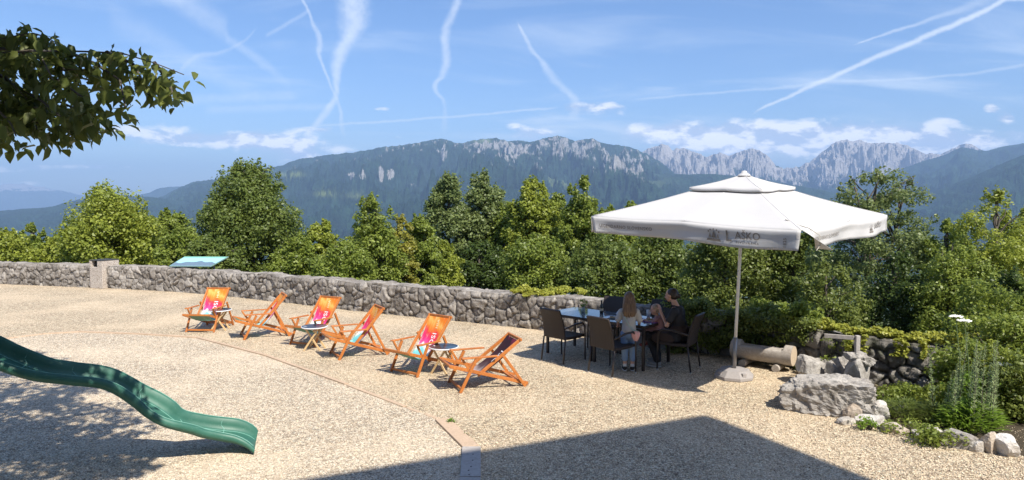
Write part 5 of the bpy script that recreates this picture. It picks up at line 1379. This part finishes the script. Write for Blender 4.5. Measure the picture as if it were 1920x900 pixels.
# ---- slide
def slide():
    # centre line of the chute: (px, py of centre line, z)
    cl = [(-300, 545, 1.95), (-180, 590, 1.66), (-70, 645, 1.36), (0, 678, 1.18), (70, 703, 1.03), (130, 712, .95), (200, 722, .85), (262, 757, .62), (320, 792, .40), (370, 808, .26), (420, 816, .17), (478, 822, .10)]
    P = [Vector(G(a, b, z)) for a, b, z in cl]
    S = path3(P, 120); r = empty('playground_slide', (S[0].x, S[0].y, 0), 0, 'long wavy green plastic playground slide coming in from the left', 'slide')
    org = Vector((S[0].x, S[0].y, 0)); SGN = 1
    m, nt, out = mat('green_plastic'); co = ocoord(nt); n = nt.noise(co, 5, 5, .6); n2 = nt.noise(co, 2.0, 3)
    c1 = nt.mix(n, (.020, .095, .065), (.050, .165, .118)); c1 = nt.mix(nt.ss(n2, .5, .7, 0, .3), c1, (.12, .28, .22))
    pbsdf(nt, out, nt.mix(nt.ss(nt.noise(co, 40, 5, .7), .58, .72, 0, .35), c1, (.20, .30, .24)), .48, n, .08, .005, spec=.4)
    # cross-section: (side, up) ; raised rolled walls
    sec0 = [(-.275, .020), (-.285, .085), (-.272, .150), (-.245, .165), (-.222, .150), (-.212, .08), (-.195, .028), (-.16, .006), (-.08, 0), (0, 0), (.08, 0), (.16, .006), (.195, .028), (.212, .08), (.222, .150), (.245, .165), (.272, .150), (.285, .085), (.275, .020)]
    sec = [(a_, b_ * (.5 if a_ * SGN > 0 else .82)) for a_, b_ in sec0] + [(.20, -.02), (-.20, -.02)]
    V = []; n = len(S)
    for i, p in enumerate(S):
        t = (S[min(n - 1, i + 1)] - S[max(0, i - 1)]); t.normalize(); sd = t.cross(Vector((0, 0, 1))).normalized(); up = sd.cross(t)
        f = i / (n - 1); fl = max(0, (f - .93) / .07); hs = 1 - .25 * fl
        wob = 1 + .05 * math.sin(f * 40) 
        for (a, b) in sec: V.append(p - org + sd * a * .79 * (1 + .18 * fl) + up * (b * hs if b > 0 else b) + Vector((0, 0, -.09 * fl * fl)))
    k = len(sec); I = np.arange(n * k).reshape(n, k); I = np.concatenate([I, I[:, :1]], 1)
    Q = np.stack([I[:-1, :-1], I[:-1, 1:], I[1:, 1:], I[1:, :-1]], -1).reshape(-1, 4)
    o = link_mesh('chute', np_mesh('chute', np.array([tuple(v) for v in V]), Q, smooth=True), m, r)
    # moulded scuff lines along the walls and bed, worn pale
    ml = simple('worn_pale_green', (.20, .42, .34), .5, .1)
    for (a, b) in ((-.246, .137), (.246, .084), (-.165, .008), (.165, .008)):
        pts = []
        for i in range(0, n, 2):
            p = S[i]; t = (S[min(n - 1, i + 1)] - S[max(0, i - 1)]).normalized(); sd = t.cross(Vector((0, 0, 1))).normalized(); up = sd.cross(t)
            f = i / (n - 1); fl = max(0, (f - .93) / .07)
            pts.append(p - org + sd * a * .79 * (1 + .18 * fl) + up * b * (1 - .25 * fl) + Vector((0, 0, -.09 * fl * fl)))
        MB().tube(pts, .0035, 5).build('moulded_ridge', ml, r)
    for f in (.32, .47, .63, .77, .90):
        i = int(f * n); p = S[i]; t = (S[i + 1] - S[i - 1]).normalized(); sd = t.cross(Vector((0, 0, 1))).normalized(); up = sd.cross(t)
        MB().tube([p - org + sd * a * .79 + up * (b * .8 + .002) - t * (.04 * (abs(a) > .2)) for (a, b) in sec[4:15]], .004, 5).build('joint_ridge', ml, r)
    for f in ():
        i = min(n - 2, int(f * n)); p = S[i]; zz = p.z - .02 - (.08 if f > .9 else 0)
        if zz > .05: MB().tube([p - org + Vector((0, 0, -.02 - (.08 if f > .9 else 0))), Vector((p.x - org.x, p.y - org.y, 0))], .03, 12).build('foot_post', simple('green_post', (.03, .10, .07), .5), r)
    # timber play tower that carries the slide, outside the picture to the left
    c = S[0] + (S[0] - S[6]).normalized() * .55
    tw = empty('play_tower', (c.x, c.y, 0), math.atan2((S[0] - S[6]).y, (S[0] - S[6]).x), 'timber play tower carrying the top of the green slide', 'play tower')
    zt = S[0].z
    for sx in (-.5, .5):
        for sy in (-.5, .5): MB().box((sx, sy, 1.45), (.09, .09, 2.9), None, .006).build('post', M_CURBG, tw)
    MB().box((0, 0, zt - .06), (.9, 1.1, .05), None, .006).build('platform', M_CURBG, tw)
def path3(P, n):
    out = []
    for k in range(n):
        f = k / (n - 1) * (len(P) - 1); i = min(len(P) - 2, int(f)); t = f - i
        p0, p1, p2, p3 = P[max(i - 1, 0)], P[i], P[i + 1], P[min(i + 2, len(P) - 1)]
        out.append(.5 * ((2 * p1) + (p2 - p0) * t + (2 * p0 - 5 * p1 + 4 * p2 - p3) * t * t + (3 * p1 - p0 - 3 * p2 + p3) * t ** 3))
    return out
slide()
# ---- dining furniture
m_, nt, out = mat('brown_wicker'); co = ocoord(nt)
w1 = nt.new('ShaderNodeTexWave', wave_type='BANDS', bands_direction='X'); w1.inputs['Scale'].default_value = 45; nt.L.new(co, w1.inputs[0])
w2 = nt.new('ShaderNodeTexWave', wave_type='BANDS', bands_direction='Z'); w2.inputs['Scale'].default_value = 60; nt.L.new(co, w2.inputs[0])
hh = nt.m('MULTIPLY', w1.outputs[1], w2.outputs[1]); n = nt.noise(co, 8, 3)
pbsdf(nt, out, nt.mix(hh, (.020, .014, .012), nt.mix(n, (.046, .032, .026), (.062, .044, .036))), .5, hh, .5, .003, spec=.4); M_WICK = m_
M_FRAME = simple('dark_brown_metal', (.035, .026, .022), .4, .1)
M_FOOT = simple('pale_foot_cap', (.5, .48, .45), .6)
def dining_chair():
    r = empty('wicker_armchair'); w = .265
    for s in (-1, 1):
        MB().tube([(s * w, .24, .0), (s * w, .235, .38), (s * w, .225, .60), (s * w, .17, .655), (s * w, .0, .655), (s * (w - .01), -.26, .60)], [.013, .014, .015, .017, .017, .014], 10).build('arm_frame', M_FRAME, r, True)
        MB().tube([(s * (w - .02), -.30, .0), (s * (w - .025), -.24, .42)], .014, 10).build('rear_leg', M_FRAME, r, True)
        for y in (.24, -.30): MB().lathe([(.016, 0), (.016, .018)], (s * (w - (.02 if y < 0 else 0)), y, 0), 10).build('foot_cap', M_FOOT, r)
    def slab(name, fn, nu, nv, th):
        V = [fn(i / nu, j / nv) for i in range(nu + 1) for j in range(nv + 1)]
        o = link_mesh(name, np_mesh(name, np.array(V), gridq(nu + 1, nv + 1), smooth=True), M_WICK, r); md = o.modifiers.new('s', 'SOLIDIFY'); md.thickness = th; md.offset = 0
        b = o.modifiers.new('b', 'BEVEL'); b.width = .006; b.segments = 2; return o
    slab('seat', lambda a, b: ((a - .5) * 2 * (w - .025), -.24 + .49 * b, .435 - .012 * math.sin(math.pi * b)), 8, 8, .045)
    slab('backrest', lambda a, b: ((a - .5) * 2 * (w - .03) * (1 - .04 * b), -.235 - .13 * b - .02 * (1 - (2 * a - 1) ** 2) + .03 * math.sin(math.pi * b), .42 + .50 * b - .008 * (2 * a - 1) ** 4), 10, 12, .035)
    return r
dp = dining_chair()
def head(v): return math.atan2(-v[0], v[1])
def mid(*p): q = [G(*k) for k in p]; return sum(q, Vector((0, 0, 0))) / len(q)
TN = Vector((.67, .74, 0)).normalized(); TA = Vector((.74, -.67, 0)).normalized()
DC = [('brown wicker armchair at the left end of the table, its back to the viewer', mid((1022, 676), (1059, 684), (1052, 667), (1097, 675)), (.70, .68)),
      ('brown wicker armchair in front of the table, immediately left of the standing girl', mid((1109, 698), (1141, 708), (1152, 687), (1193, 699)), (.74, .64)),
      ('brown wicker armchair on the far side of the table, facing the viewer', Vector((1.74, 12.15, 0)), (-.55, -.82)),
      ('brown wicker armchair on the far side of the table, mostly hidden behind the toddler', Vector((2.50, 11.72, 0)), (-.66, -.75)),
      ('brown wicker armchair in which the woman in black sits', mid((1290, 700), (1307, 688), (1230, 691), (1252, 682)), (-.82, .52))]
for i, (lab, p, hd) in enumerate(DC):
    o = dp if i == 0 else copy_tree(dp); o.location = p; o.rotation_euler = (0, 0, head(hd)); tag(o, lab, 'chair', 'brown wicker armchairs')
m_, nt, out = mat('table_glass'); pbsdf(nt, out, (.10, .12, .135), .04, spec=1.0); M_TG = m_
NR = G(1206, 696); TZ = .72
def dining_table(p, L, Wd, lab):
    r = empty('glass_topped_table', p, math.atan2(TA.y, TA.x), lab, 'table', 'dark framed glass tables')   # local x along the table, y away from the viewer
    for s in (-1, 1):
        MB().beam((-L / 2, s * (Wd / 2 - .02), TZ - .02), (L / 2, s * (Wd / 2 - .02), TZ - .02), .04, .038).build('frame_rail', M_FRAME, r)
        MB().beam((s * (L / 2 - .02), -Wd / 2 + .041, TZ - .02), (s * (L / 2 - .02), Wd / 2 - .041, TZ - .02), .04, .038).build('frame_rail', M_FRAME, r)
        for e in (-1, 1):
            MB().box((s * (L / 2 - .03), e * (Wd / 2 - .03), (TZ - .04) / 2), (.042, .042, TZ - .041), None, .004).build('leg', M_FRAME, r)
    MB().box((0, 0, TZ + .0045), (L - .015, Wd - .015, .008), None, .003).build('glass_top', M_TG, r)
    return r
Ls, Ws = 1.0, .86
c1 = NR - TA * (Ls / 2 - .03) + TN * (Ws / 2 - .03); c1.z = 0
dining_table(c1, Ls, Ws, 'dark framed glass table covered with plates, at which the girl stands')
c2 = c1 - TA * (Ls + .012)
dining_table(c2, Ls * 1.0, Ws, 'empty dark framed glass table reflecting the sky, joined on the left')
TT = TZ + .0095
def onT(px, py): q = G(px, py, TT); return Vector((q.x, q.y, TT))
def onTab(c, a, n): q = c + TA * a + TN * n; return Vector((q.x, q.y, TT))
M_CHINA = simple('white_china', (.8, .8, .8), .25, .02)
def plate(lab, p, R=.12, food=None):
    r = empty('plate', p, 0, lab, 'plate', 'white plates on the table'); MB().lathe([(R * .55, 0), (R * .6, .004), (R, .016), (R * .98, .019), (R * .6, .008)], seg=28).build('dish', M_CHINA, r, True)
    if food:
        rg_ = random.Random(3); mb = MB()
        for k in range(9): mb.ell((rg_.gauss(0, R * .25), rg_.gauss(0, R * .25), .016), (.022, .016, .012), None, 7, 5)
        mb.build('food', food, r)
M_FOOD = simple('cooked_food', (.36, .22, .08), .7, .3, 40)
plate('white plate with food remains left of the girl', onTab(c1, -.30, -.12), .12, M_FOOD)
plate('second white plate at the far side of the table', onTab(c1, -.25, .20), .12)
plate('white plate on the purple mat in front of the woman', onTab(c1, .30, .06) + Vector((0, 0, .004)), .11, M_FOOD)
o = MB().box((0, 0, .0015), (.46, .30, .003), None, .0).build('place_mat', simple('purple_mat', (.20, .03, .24), .6)); o.location = onTab(c1, .27, .05); o.rotation_euler = (0, 0, math.atan2(TA.y, TA.x)); tag(o, 'bright purple place mat on the right end of the table', 'place mat')
o = MB().box((0, 0, .001), (.21, .28, .002)).build('paper_sheet', simple('white_paper', (.82, .82, .82), .8, .02)); o.location = onTab(c1, .10, -.27); o.rotation_euler = (0, 0, .3); tag(o, 'white sheet of paper by the near right corner of the table', 'paper')
def glass(lab, p, R, H, col, straw=False):
    r = empty('drinking_glass', p, 0, lab, 'glass'); MB().lathe([(R * .75, 0), (R, H), (R * .9, H), (R * .66, .01)], seg=20).build('tumbler', simple('cloudy_glass', col, .1, .03), r, True)
    MB().lathe([(R * .66, .012), (R * .85, H * .75)], seg=20).build('drink', simple('pale_drink', (.65, .62, .55), .2), r)
    if straw: MB().tube([(0, 0, .02), (.03, 0, H * 1.6)], .004, 6).build('straw', simple('dark_straw', (.1, .1, .1), .4), r)
glass('tall white drinking cup with a straw right of the girl', onTab(c1, .16, .27), .038, .14, (.62, .62, .62), True)
glass('small clear glass on the purple mat', onTab(c1, .36, .22), .032, .11, (.55, .55, .56))
def folded(lab, p):
    o = MB().add([(-.08, -.04, 0), (.08, -.04, 0), (.08, .04, 0), (-.08, .04, 0), (-.05, 0, .075), (.05, 0, .075)], [(0, 1, 5, 4), (2, 3, 4, 5), (1, 2, 5), (3, 0, 4), (3, 2, 1, 0)]).build('napkin_stack', simple('napkin', (.7, .7, .72), .9), None); o.location = p; o.rotation_euler = (0, 0, .4); tag(o, lab, 'napkins')
folded('white folded napkins on the far side of the table', onTab(c1, -.42, .32))
r = empty('bottle', onTab(c2, .28, .18), 0, 'dark sauce bottle standing on the left glass table', 'bottle')
MB().lathe([(.030, 0), (.034, .01), (.034, .12), (.016, .165), (.014, .20)], seg=20).build('body', simple('dark_bottle_glass', (.015, .012, .010), .12), r, True)
MB().lathe([(.017, .20), (.017, .225), (.012, .228)], seg=16).build('cap', simple('black_cap', (.02, .02, .02), .4), r)
MB().lathe([(.0345, .04), (.0345, .085)], seg=20, cap=False).build('label_band', simple('paper_band', (.6, .5, .35), .7), r)
def posy():
    p = onTab(c2, .0, .02); r = empty('potted_posy', p, 0, 'small vase with a sprig of green leaves on the left glass table', 'vase plant'); rs = np.random.RandomState(3)
    MB().lathe([(.03, 0), (.04, .03), (.03, .08), (.02, .10), (.024, .11)], seg=20).build('vase', simple('glass_vase', (.3, .36, .33), .1), r, True)
    n = 70; C = rdirs(rs, n) * np.array([.065, .065, .07]) + np.array([0, 0, .17]); N = rdirs(rs, n); A_ = rdirs(rs, n) + np.array([0, 0, .5]); L = .03 + .03 * rs.rand(n)
    leaves_object('foliage', C, N, A_, L, L * .5, rs.rand(n), rs.rand(n), LM['mid'], r)
posy()

# ================================================================== PEOPLE
m_, nt, out = mat('skin'); n = nt.noise(ocoord(nt), 12, 3); p_ = pbsdf(nt, out, nt.mix(n, (.48, .27, .19), (.56, .33, .24)), .5, spec=.35); p_.inputs['Subsurface Weight'].default_value = .08; p_.inputs['Subsurface Radius'].default_value = (.02, .01, .005); M_SKIN = m_
def hairmat(name, a, b):
    m, nt, out = mat(name); co = ocoord(nt); mp = nt.new('ShaderNodeMapping'); mp.inputs['Scale'].default_value = (70, 70, 4); nt.L.new(co, mp.inputs[0]); n = nt.noise(mp.outputs[0], 1, 4, .6)
    pbsdf(nt, out, nt.mix(nt.lin(n, .3, .7), a, b), .42, n, .6, .004, spec=.5); return m
M_HB = hairmat('light_brown_hair', (.07, .038, .02), (.24, .145, .078)); M_HD = hairmat('dark_brown_hair', (.012, .008, .006), (.045, .028, .02)); M_HS = hairmat('fair_hair', (.20, .13, .08), (.42, .30, .19))
def bb(name, fn, m, parent, vox=.008, sm=4):
    """union of overlapping forms turned into one continuous surface"""
    mb = MB(); fn(mb); o = mb.build(name, m, parent, True)
    a = o.modifiers.new('r', 'REMESH'); a.mode = 'VOXEL'; a.voxel_size = vox; a.use_smooth_shade = True
    b = o.modifiers.new('s', 'SMOOTH'); b.iterations = sm; b.factor = .5
    return o
def cap(mb, pts, rad, seg=14, flat=1.0):
    mb.tube(pts, rad, seg, flat=flat); 
    for p, r_ in ((pts[0], rad[0]), (pts[-1], rad[-1])): mb.ell(p, (r_, r_, r_), None, 12, 8)
    for p, r_ in zip(pts[1:-1], rad[1:-1]): mb.ell(p, (r_ * 1.01,) * 3, None, 12, 8)
def hand(mb, wrist, d, palm_n, s=1.0, curl=.6, thumb=1):
    """d: direction of the fingers, palm_n: direction the palm faces"""
    d = Vector(d).normalized(); n = Vector(palm_n); n = (n - d * n.dot(d)).normalized(); sd = d.cross(n) * thumb; w = Vector(wrist)
    R = Matrix((sd, d, n)).transposed(); mb.ell(w + d * .045 * s, (.038 * s, .052 * s, .015 * s), R, 14, 8)
    for k, (o_, l) in enumerate(((-.028, .062), (-.0095, .073), (.0095, .070), (.027, .056))):
        b = w + d * .082 * s - sd * o_ * s * -1; l *= s; a1 = curl * .45; a2 = curl; 
        p1 = b + (d * math.cos(a1) + n * math.sin(a1)) * l * .5; p2 = p1 + (d * math.cos(a1 + a2) + n * math.sin(a1 + a2)) * l * .5
        cap(mb, [w + d * .05 * s + sd * o_ * s * .8, b, p1, p2], [.009 * s, .0085 * s, .008 * s, .0065 * s], 8)
    t0 = w + d * .025 * s + sd * -.03 * s; t1 = t0 + (d * .6 - sd * .7 + n * .25).normalized() * .035 * s; t2 = t1 + (d * .9 - sd * .2 + n * .35).normalized() * .03 * s
    cap(mb, [w + d * .02 * s, t0, t1, t2], [.012 * s, .011 * s, .0095 * s, .0075 * s], 8)
def headf(mb, c, s, R):
    """c centre, s scale (1 = adult, head height .23), R orientation, face towards local +y"""
    c = Vector(c); P = lambda x, y, z: c + R @ Vector((x * s, y * s, z * s)); E = lambda x, y, z, a, b, e: mb.ell(P(x, y, z), (a * s, b * s, e * s), R, 18, 12)
    E(0, -.012, .025, .076, .094, .090); E(0, .022, -.020, .060, .070, .080); E(0, .045, -.075, .034, .034, .030); E(0, .030, -.055, .050, .048, .040)
    E(0, .098, -.012, .011, .016, .022); E(0, .108, -.024, .014, .012, .010); E(0, .082, .020, .042, .012, .012)      # nose, brow
    E(0, .086, -.052, .022, .010, .008)                                                                             # lips
    for k in (-1, 1): E(k * .078, -.006, -.008, .010, .018, .028); E(k * .040, .062, -.030, .020, .016, .020)
def face(parent, c, s, R, eye=(.02, .015, .01)):
    c = Vector(c); P = lambda x, y, z: c + R @ Vector((x * s, y * s, z * s))
    for k in (-1, 1):
        MB().ell(P(k * .030, .081, .004), (.012 * s, .007 * s, .006 * s), R, 10, 6).build('eye', simple('eye_dark', eye, .2), parent, True)
        MB().ell(P(k * .031, .087, .022), (.017 * s, .005 * s, .0035 * s), R, 8, 5).build('eyebrow', M_HD, parent, True)
    MB().ell(P(0, .094, -.053), (.022 * s, .006 * s, .006 * s), R, 10, 6).build('mouth', simple('lips', (.42, .14, .12), .5), parent, True)
I3 = Matrix.Identity(3)

def girl():
    g = mid((1171, 694), (1186, 697)); r = empty('person', g, head((.12, 1)), 'girl with long brown hair standing at the table, seen from behind', 'person')
    # local: y = facing, x = her right; height 1.26
    Rt = Matrix.Rotation(.10, 3, 'X') @ I3
    def body(mb):
        headf(mb, (0, .03, 1.155), .92, Matrix.Rotation(-.25, 3, 'X')); cap(mb, [(0, .0, .98), (0, .015, 1.08)], [.04, .036])
        cap(mb, [(0, 0, .66), (0, -.005, .80), (0, 0, .93)], [.095, .085, .095], flat=.8)
        for s in (-1, 1):
            cap(mb, [(s * .13, .0, .955), (s * .165, .02, .80), (s * .165, .15, .68)], [.034, .028, .021]); hand(mb, (s * .165, .15, .68), (-s * .25, .95, .02), (0, 0, -1), .78, .35, s)
            cap(mb, [(s * .06, 0, .62), (s * .058, .005, .34), (s * .058, -.012, .07)], [.068, .045, .028]); mb.ell((s * .06, .045, .03), (.03, .08, .028), None, 12, 8)
    b = bb('body', body, M_SKIN, r)
    def shirt(mb):
        cap(mb, [(0, -.004, .67), (0, -.006, .80), (0, -.002, .92)], [.115, .105, .105], flat=.86)
        cap(mb, [(-.105, 0, .945), (.105, 0, .945)], [.055, .055])
        for s in (-1, 1): cap(mb, [(s * .12, .0, .95), (s * .168, .015, .82)], [.052, .050])
    bb('t_shirt', shirt, simple('pale_grey_cotton', (.50, .47, .43), .9, .08, 9, .4), r)
    def jeans(mb):
        cap(mb, [(0, -.005, .70), (0, -.008, .60)], [.100, .108], flat=.85)
        for s in (-1, 1): cap(mb, [(s * .058, -.003, .60), (s * .060, .004, .36), (s * .060, -.008, .20)], [.078, .058, .050])
    bb('jeans', jeans, simple('light_blue_denim', (.20, .30, .46), .85, .15, 20, .5), r)
    for s in (-1, 1):
        bb('sock', lambda mb: cap(mb, [(s * .058, -.012, .11), (s * .058, -.01, .05)], [.033, .031]), simple('white_sock', (.7, .68, .66), .9), r)
        sh = bb('sneaker', lambda mb: (mb.ell((s * .063, .05, .042), (.038, .100, .036), Matrix.Rotation(-s * .12, 3, 'Z'), 14, 9), mb.ell((s * .058, -.012, .055), (.036, .042, .042), None, 12, 8)), simple('black_canvas', (.03, .03, .03), .8), r)
        bb('sole', lambda mb: mb.ell((s * .063, .046, .014), (.042, .108, .014), Matrix.Rotation(-s * .12, 3, 'Z'), 16, 8), simple('white_rubber', (.66, .64, .60), .7), sh)
    def hair(mb):
        mb.ell((0, .005, 1.185), (.082, .094, .090), None, 18, 12)
        for x in (-.055, -.03, 0, .03, .055): cap(mb, [(x * .8, -.045, 1.20), (x * 1.25, -.085, 1.08), (x * 1.45, -.100, .96), (x * 1.35, -.105, .885 + abs(x) * .3)], [.035, .036, .034, .016], 10)
        for x in (-.07, .07): cap(mb, [(x, .0, 1.17), (x * 1.12, -.03, 1.05), (x * 1.05, -.06, .95)], [.022, .026, .018], 10)
    bb('hair', hair, M_HB, r, .007, 3); face(b, (0, .03, 1.155), .92, Matrix.Rotation(-.25, 3, 'X'))
    q = empty('shoulder_bag', g + Matrix.Rotation(head((.12, 1)), 3, 'Z') @ Vector((.10, -.125, .60)), head((.12, 1)), 'pink strawberry shaped shoulder bag hanging at the girl\'s hip', 'bag')
    m, nt, out = mat('pink_bag'); w = nt.new('ShaderNodeTexWave', bands_direction='X'); w.inputs['Scale'].default_value = 14; w.inputs['Distortion'].default_value = 1; nt.L.new(ocoord(nt), w.inputs[0]); pbsdf(nt, out, nt.mix(w.outputs[1], (.70, .24, .22), (.78, .52, .46)), .7)
    MB().lathe([(.0, -.10), (.03, -.085), (.062, -.02), (.070, .03), (.05, .065), (0, .07)], seg=20, cap=False, sy=.42).build('pouch', m, q, True)
    mb = MB()
    for k in range(6): a = k * math.pi / 3; mb.add([(0, 0, .082), (math.cos(a - .3) * .045, math.sin(a - .3) * .02, .068), (math.cos(a) * .07, math.sin(a) * .032, .045), (math.cos(a + .3) * .045, math.sin(a + .3) * .02, .068)], [(0, 1, 2, 3)])
    mb.build('leaf_trim', simple('mint_trim', (.30, .48, .36), .8), q)
    MB().tube([(-.03, .0, .07), (-.10, .022, .14), (-.17, .025, .27), (-.215, .10, .365)], .006, 6).build('strap', simple('mint_strap', (.42, .58, .50), .7), q)
girl()

WH = Vector((-.84, .50, 0)).normalized()
wpos = DC[4][1] + WH * .02
def local(px, py, Y):      # helper giving the seat frame coordinates of a real point
    q = AT(px, py, Y) - wpos; R = Matrix.Rotation(head(WH), 3, 'Z'); return R.transposed() @ q
def woman():
    r = empty('person', wpos, head(WH), 'woman in a black T-shirt and dark apron sitting at the table holding a toddler', 'person')
    HR = Matrix.Rotation(-.22, 3, 'X'); hc = (0, .10, 1.175)
    ws = -1    # side nearest the viewer is local -x
    def body(mb):
        headf(mb, hc, .93, HR); cap(mb, [(0, .0, .99), (0, .055, 1.10)], [.052, .048])
        cap(mb, [(0, -.06, .52), (0, -.05, .72), (0, -.01, .90)], [.125, .105, .115], flat=.85)
        # near arm: elbow down at the table edge, forearm up towards the child's face
        cap(mb, [(-.165, -.01, .945), (-.19, .10, .72), (-.10, .24, .93)], [.048, .040, .026]); hand(mb, (-.10, .24, .93), (.25, .35, .9), (.3, .9, -.2), .95, .7, -1)
        cap(mb, [(.165, -.01, .945), (.21, .12, .74), (.12, .33, .74)], [.048, .040, .026]); hand(mb, (.12, .33, .74), (-.8, .55, .0), (0, -.9, .1), .95, .6, 1)
        for s in (-1, 1): cap(mb, [(s * .10, -.03, .52), (s * .13, .42, .50), (s * .12, .26 if s < 0 else .34, .09)], [.095, .062, .036])
    b = bb('body', body, M_SKIN, r)
    def tee(mb):
        cap(mb, [(0, -.062, .55), (0, -.052, .72), (0, -.012, .89)], [.138, .120, .130], flat=.86); cap(mb, [(-.12, -.01, .93), (.12, -.01, .93)], [.068, .068]); cap(mb, [(0, 0, .95), (0, .02, 1.01)], [.075, .055])
        for s in (-1, 1): cap(mb, [(s * .15, -.01, .945), (s * .188, .055, .815)], [.066, .060])
        mb.ell((-.055, .075, .80), (.06, .05, .06), None, 12, 8); mb.ell((.055, .075, .80), (.06, .05, .06), None, 12, 8)
    bb('t_shirt', tee, simple('black_cotton', (.022, .022, .026), .85, .1, 9, .3), r)
    def tr(mb):
        cap(mb, [(0, -.07, .53), (0, -.02, .52)], [.150, .14], flat=.85)
        for s in (-1, 1): cap(mb, [(s * .10, -.03, .52), (s * .13, .43, .505), (s * .12, .27 if s < 0 else .35, .14)], [.110, .080, .068])
    bb('trousers', tr, simple('black_trousers', (.016, .016, .019), .9), r)
    bb('apron', lambda mb: (cap(mb, [(0, -.06, .62), (0, -.06, .57)], [.152, .158], flat=.87), mb.ell((0, .16, .585), (.19, .27, .035), None, 18, 8), mb.ell((-.20, .16, .50), (.022, .20, .10), None, 14, 8)), simple('brown_apron', (.040, .024, .020), .85), r, .009)
    for s in (-1, 1):
        y0 = .27 if s < 0 else .35
        sh = bb('sneaker', lambda mb: (mb.ell((s * .12, y0 + .06, .050), (.045, .125, .040), Matrix.Rotation(.12, 3, 'X'), 14, 9), mb.ell((s * .12, y0 - .01, .07), (.043, .05, .05), None, 12, 8)), simple('grey_suede', (.26, .25, .23), .8), r)
        bb('sole', lambda mb: mb.ell((s * .12, y0 + .055, .018), (.049, .135, .018), None, 16, 8), simple('pale_rubber', (.50, .48, .44), .7), sh)
    def hair(mb):
        mb.ell((0, .072, 1.215), (.080, .096, .080), HR, 18, 12); mb.ell((0, .045, 1.19), (.078, .080, .085), None, 16, 10); mb.ell((0, -.030, 1.175), (.035, .035, .038), None, 12, 8)
    bb('hair', hair, M_HD, r, .007, 3); face(b, hc, .93, HR)
    MB().tube([(-.045, -.045, .985), (-.062, .01, 1.0), (-.045, .06, .985), (0, .085, .965), (.045, .06, .985), (.062, .01, 1.0), (.045, -.045, .985), (0, -.06, .98), (-.045, -.045, .985)], .007, 8).build('neck_strap', simple('tan_strap', (.42, .22, .12), .7), r)
woman()
def toddler():
    p = wpos + WH * .30; r = empty('person', p, head(WH), 'fair haired toddler in dusty pink clothes on the woman\'s lap', 'person'); HR = Matrix.Rotation(-.2, 3, 'X') @ Matrix.Rotation(.35, 3, 'Z'); hc = (-.03, .05, .93)
    def body(mb):
        headf(mb, hc, .80, HR); cap(mb, [(-.01, .02, .79), (-.02, .03, .86)], [.032, .032]); cap(mb, [(0, -.02, .60), (0, 0, .76)], [.075, .07])
        for s in (-1, 1):
            cap(mb, [(s * .085, .01, .775), (s * .12, .09, .70), (s * .09, .20, .755)], [.028, .025, .019]); hand(mb, (s * .09, .20, .755), (-s * .3, .9, -.2), (0, 0, -1), .58, .5, s)
            cap(mb, [(s * .05, .0, .60), (s * .08, .20, .585), (s * .08, .20, .38)], [.055, .042, .028]); mb.ell((s * .08, .23, .335), (.024, .055, .024), None, 10, 7)
    b = bb('body', body, M_SKIN, r, .007)
    bb('shirt', lambda mb: (cap(mb, [(0, -.02, .59), (0, 0, .75)], [.092, .088], flat=.9), cap(mb, [(-.075, .01, .775), (.075, .01, .775)], [.042, .042]), cap(mb, [(-.085, .01, .775), (-.12, .09, .70), (-.105, .14, .725)], [.040, .036, .030]), cap(mb, [(.085, .01, .775), (.12, .09, .70), (.105, .14, .725)], [.040, .036, .030])), simple('dusty_pink_cotton', (.38, .20, .19), .9), r)
    bb('leggings', lambda mb: [cap(mb, [(s * .05, .0, .60), (s * .08, .20, .585), (s * .08, .205, .42)], [.066, .052, .040]) for s in (-1, 1)], simple('mauve_leggings', (.30, .17, .17), .9), r)
    bb('hair', lambda mb: (mb.ell((-.03, .028, .962), (.067, .078, .066), None, 14, 10), mb.ell((-.03, .0, .94), (.064, .062, .066), None, 12, 8)), M_HS, r, .007); face(b, hc, .80, HR)
    for s in (-1, 1): bb('shoe', lambda mb: mb.ell((s * .08, .235, .335), (.032, .065, .032), None, 12, 8), simple('red_shoe', (.28, .07, .07), .7), r)
toddler()
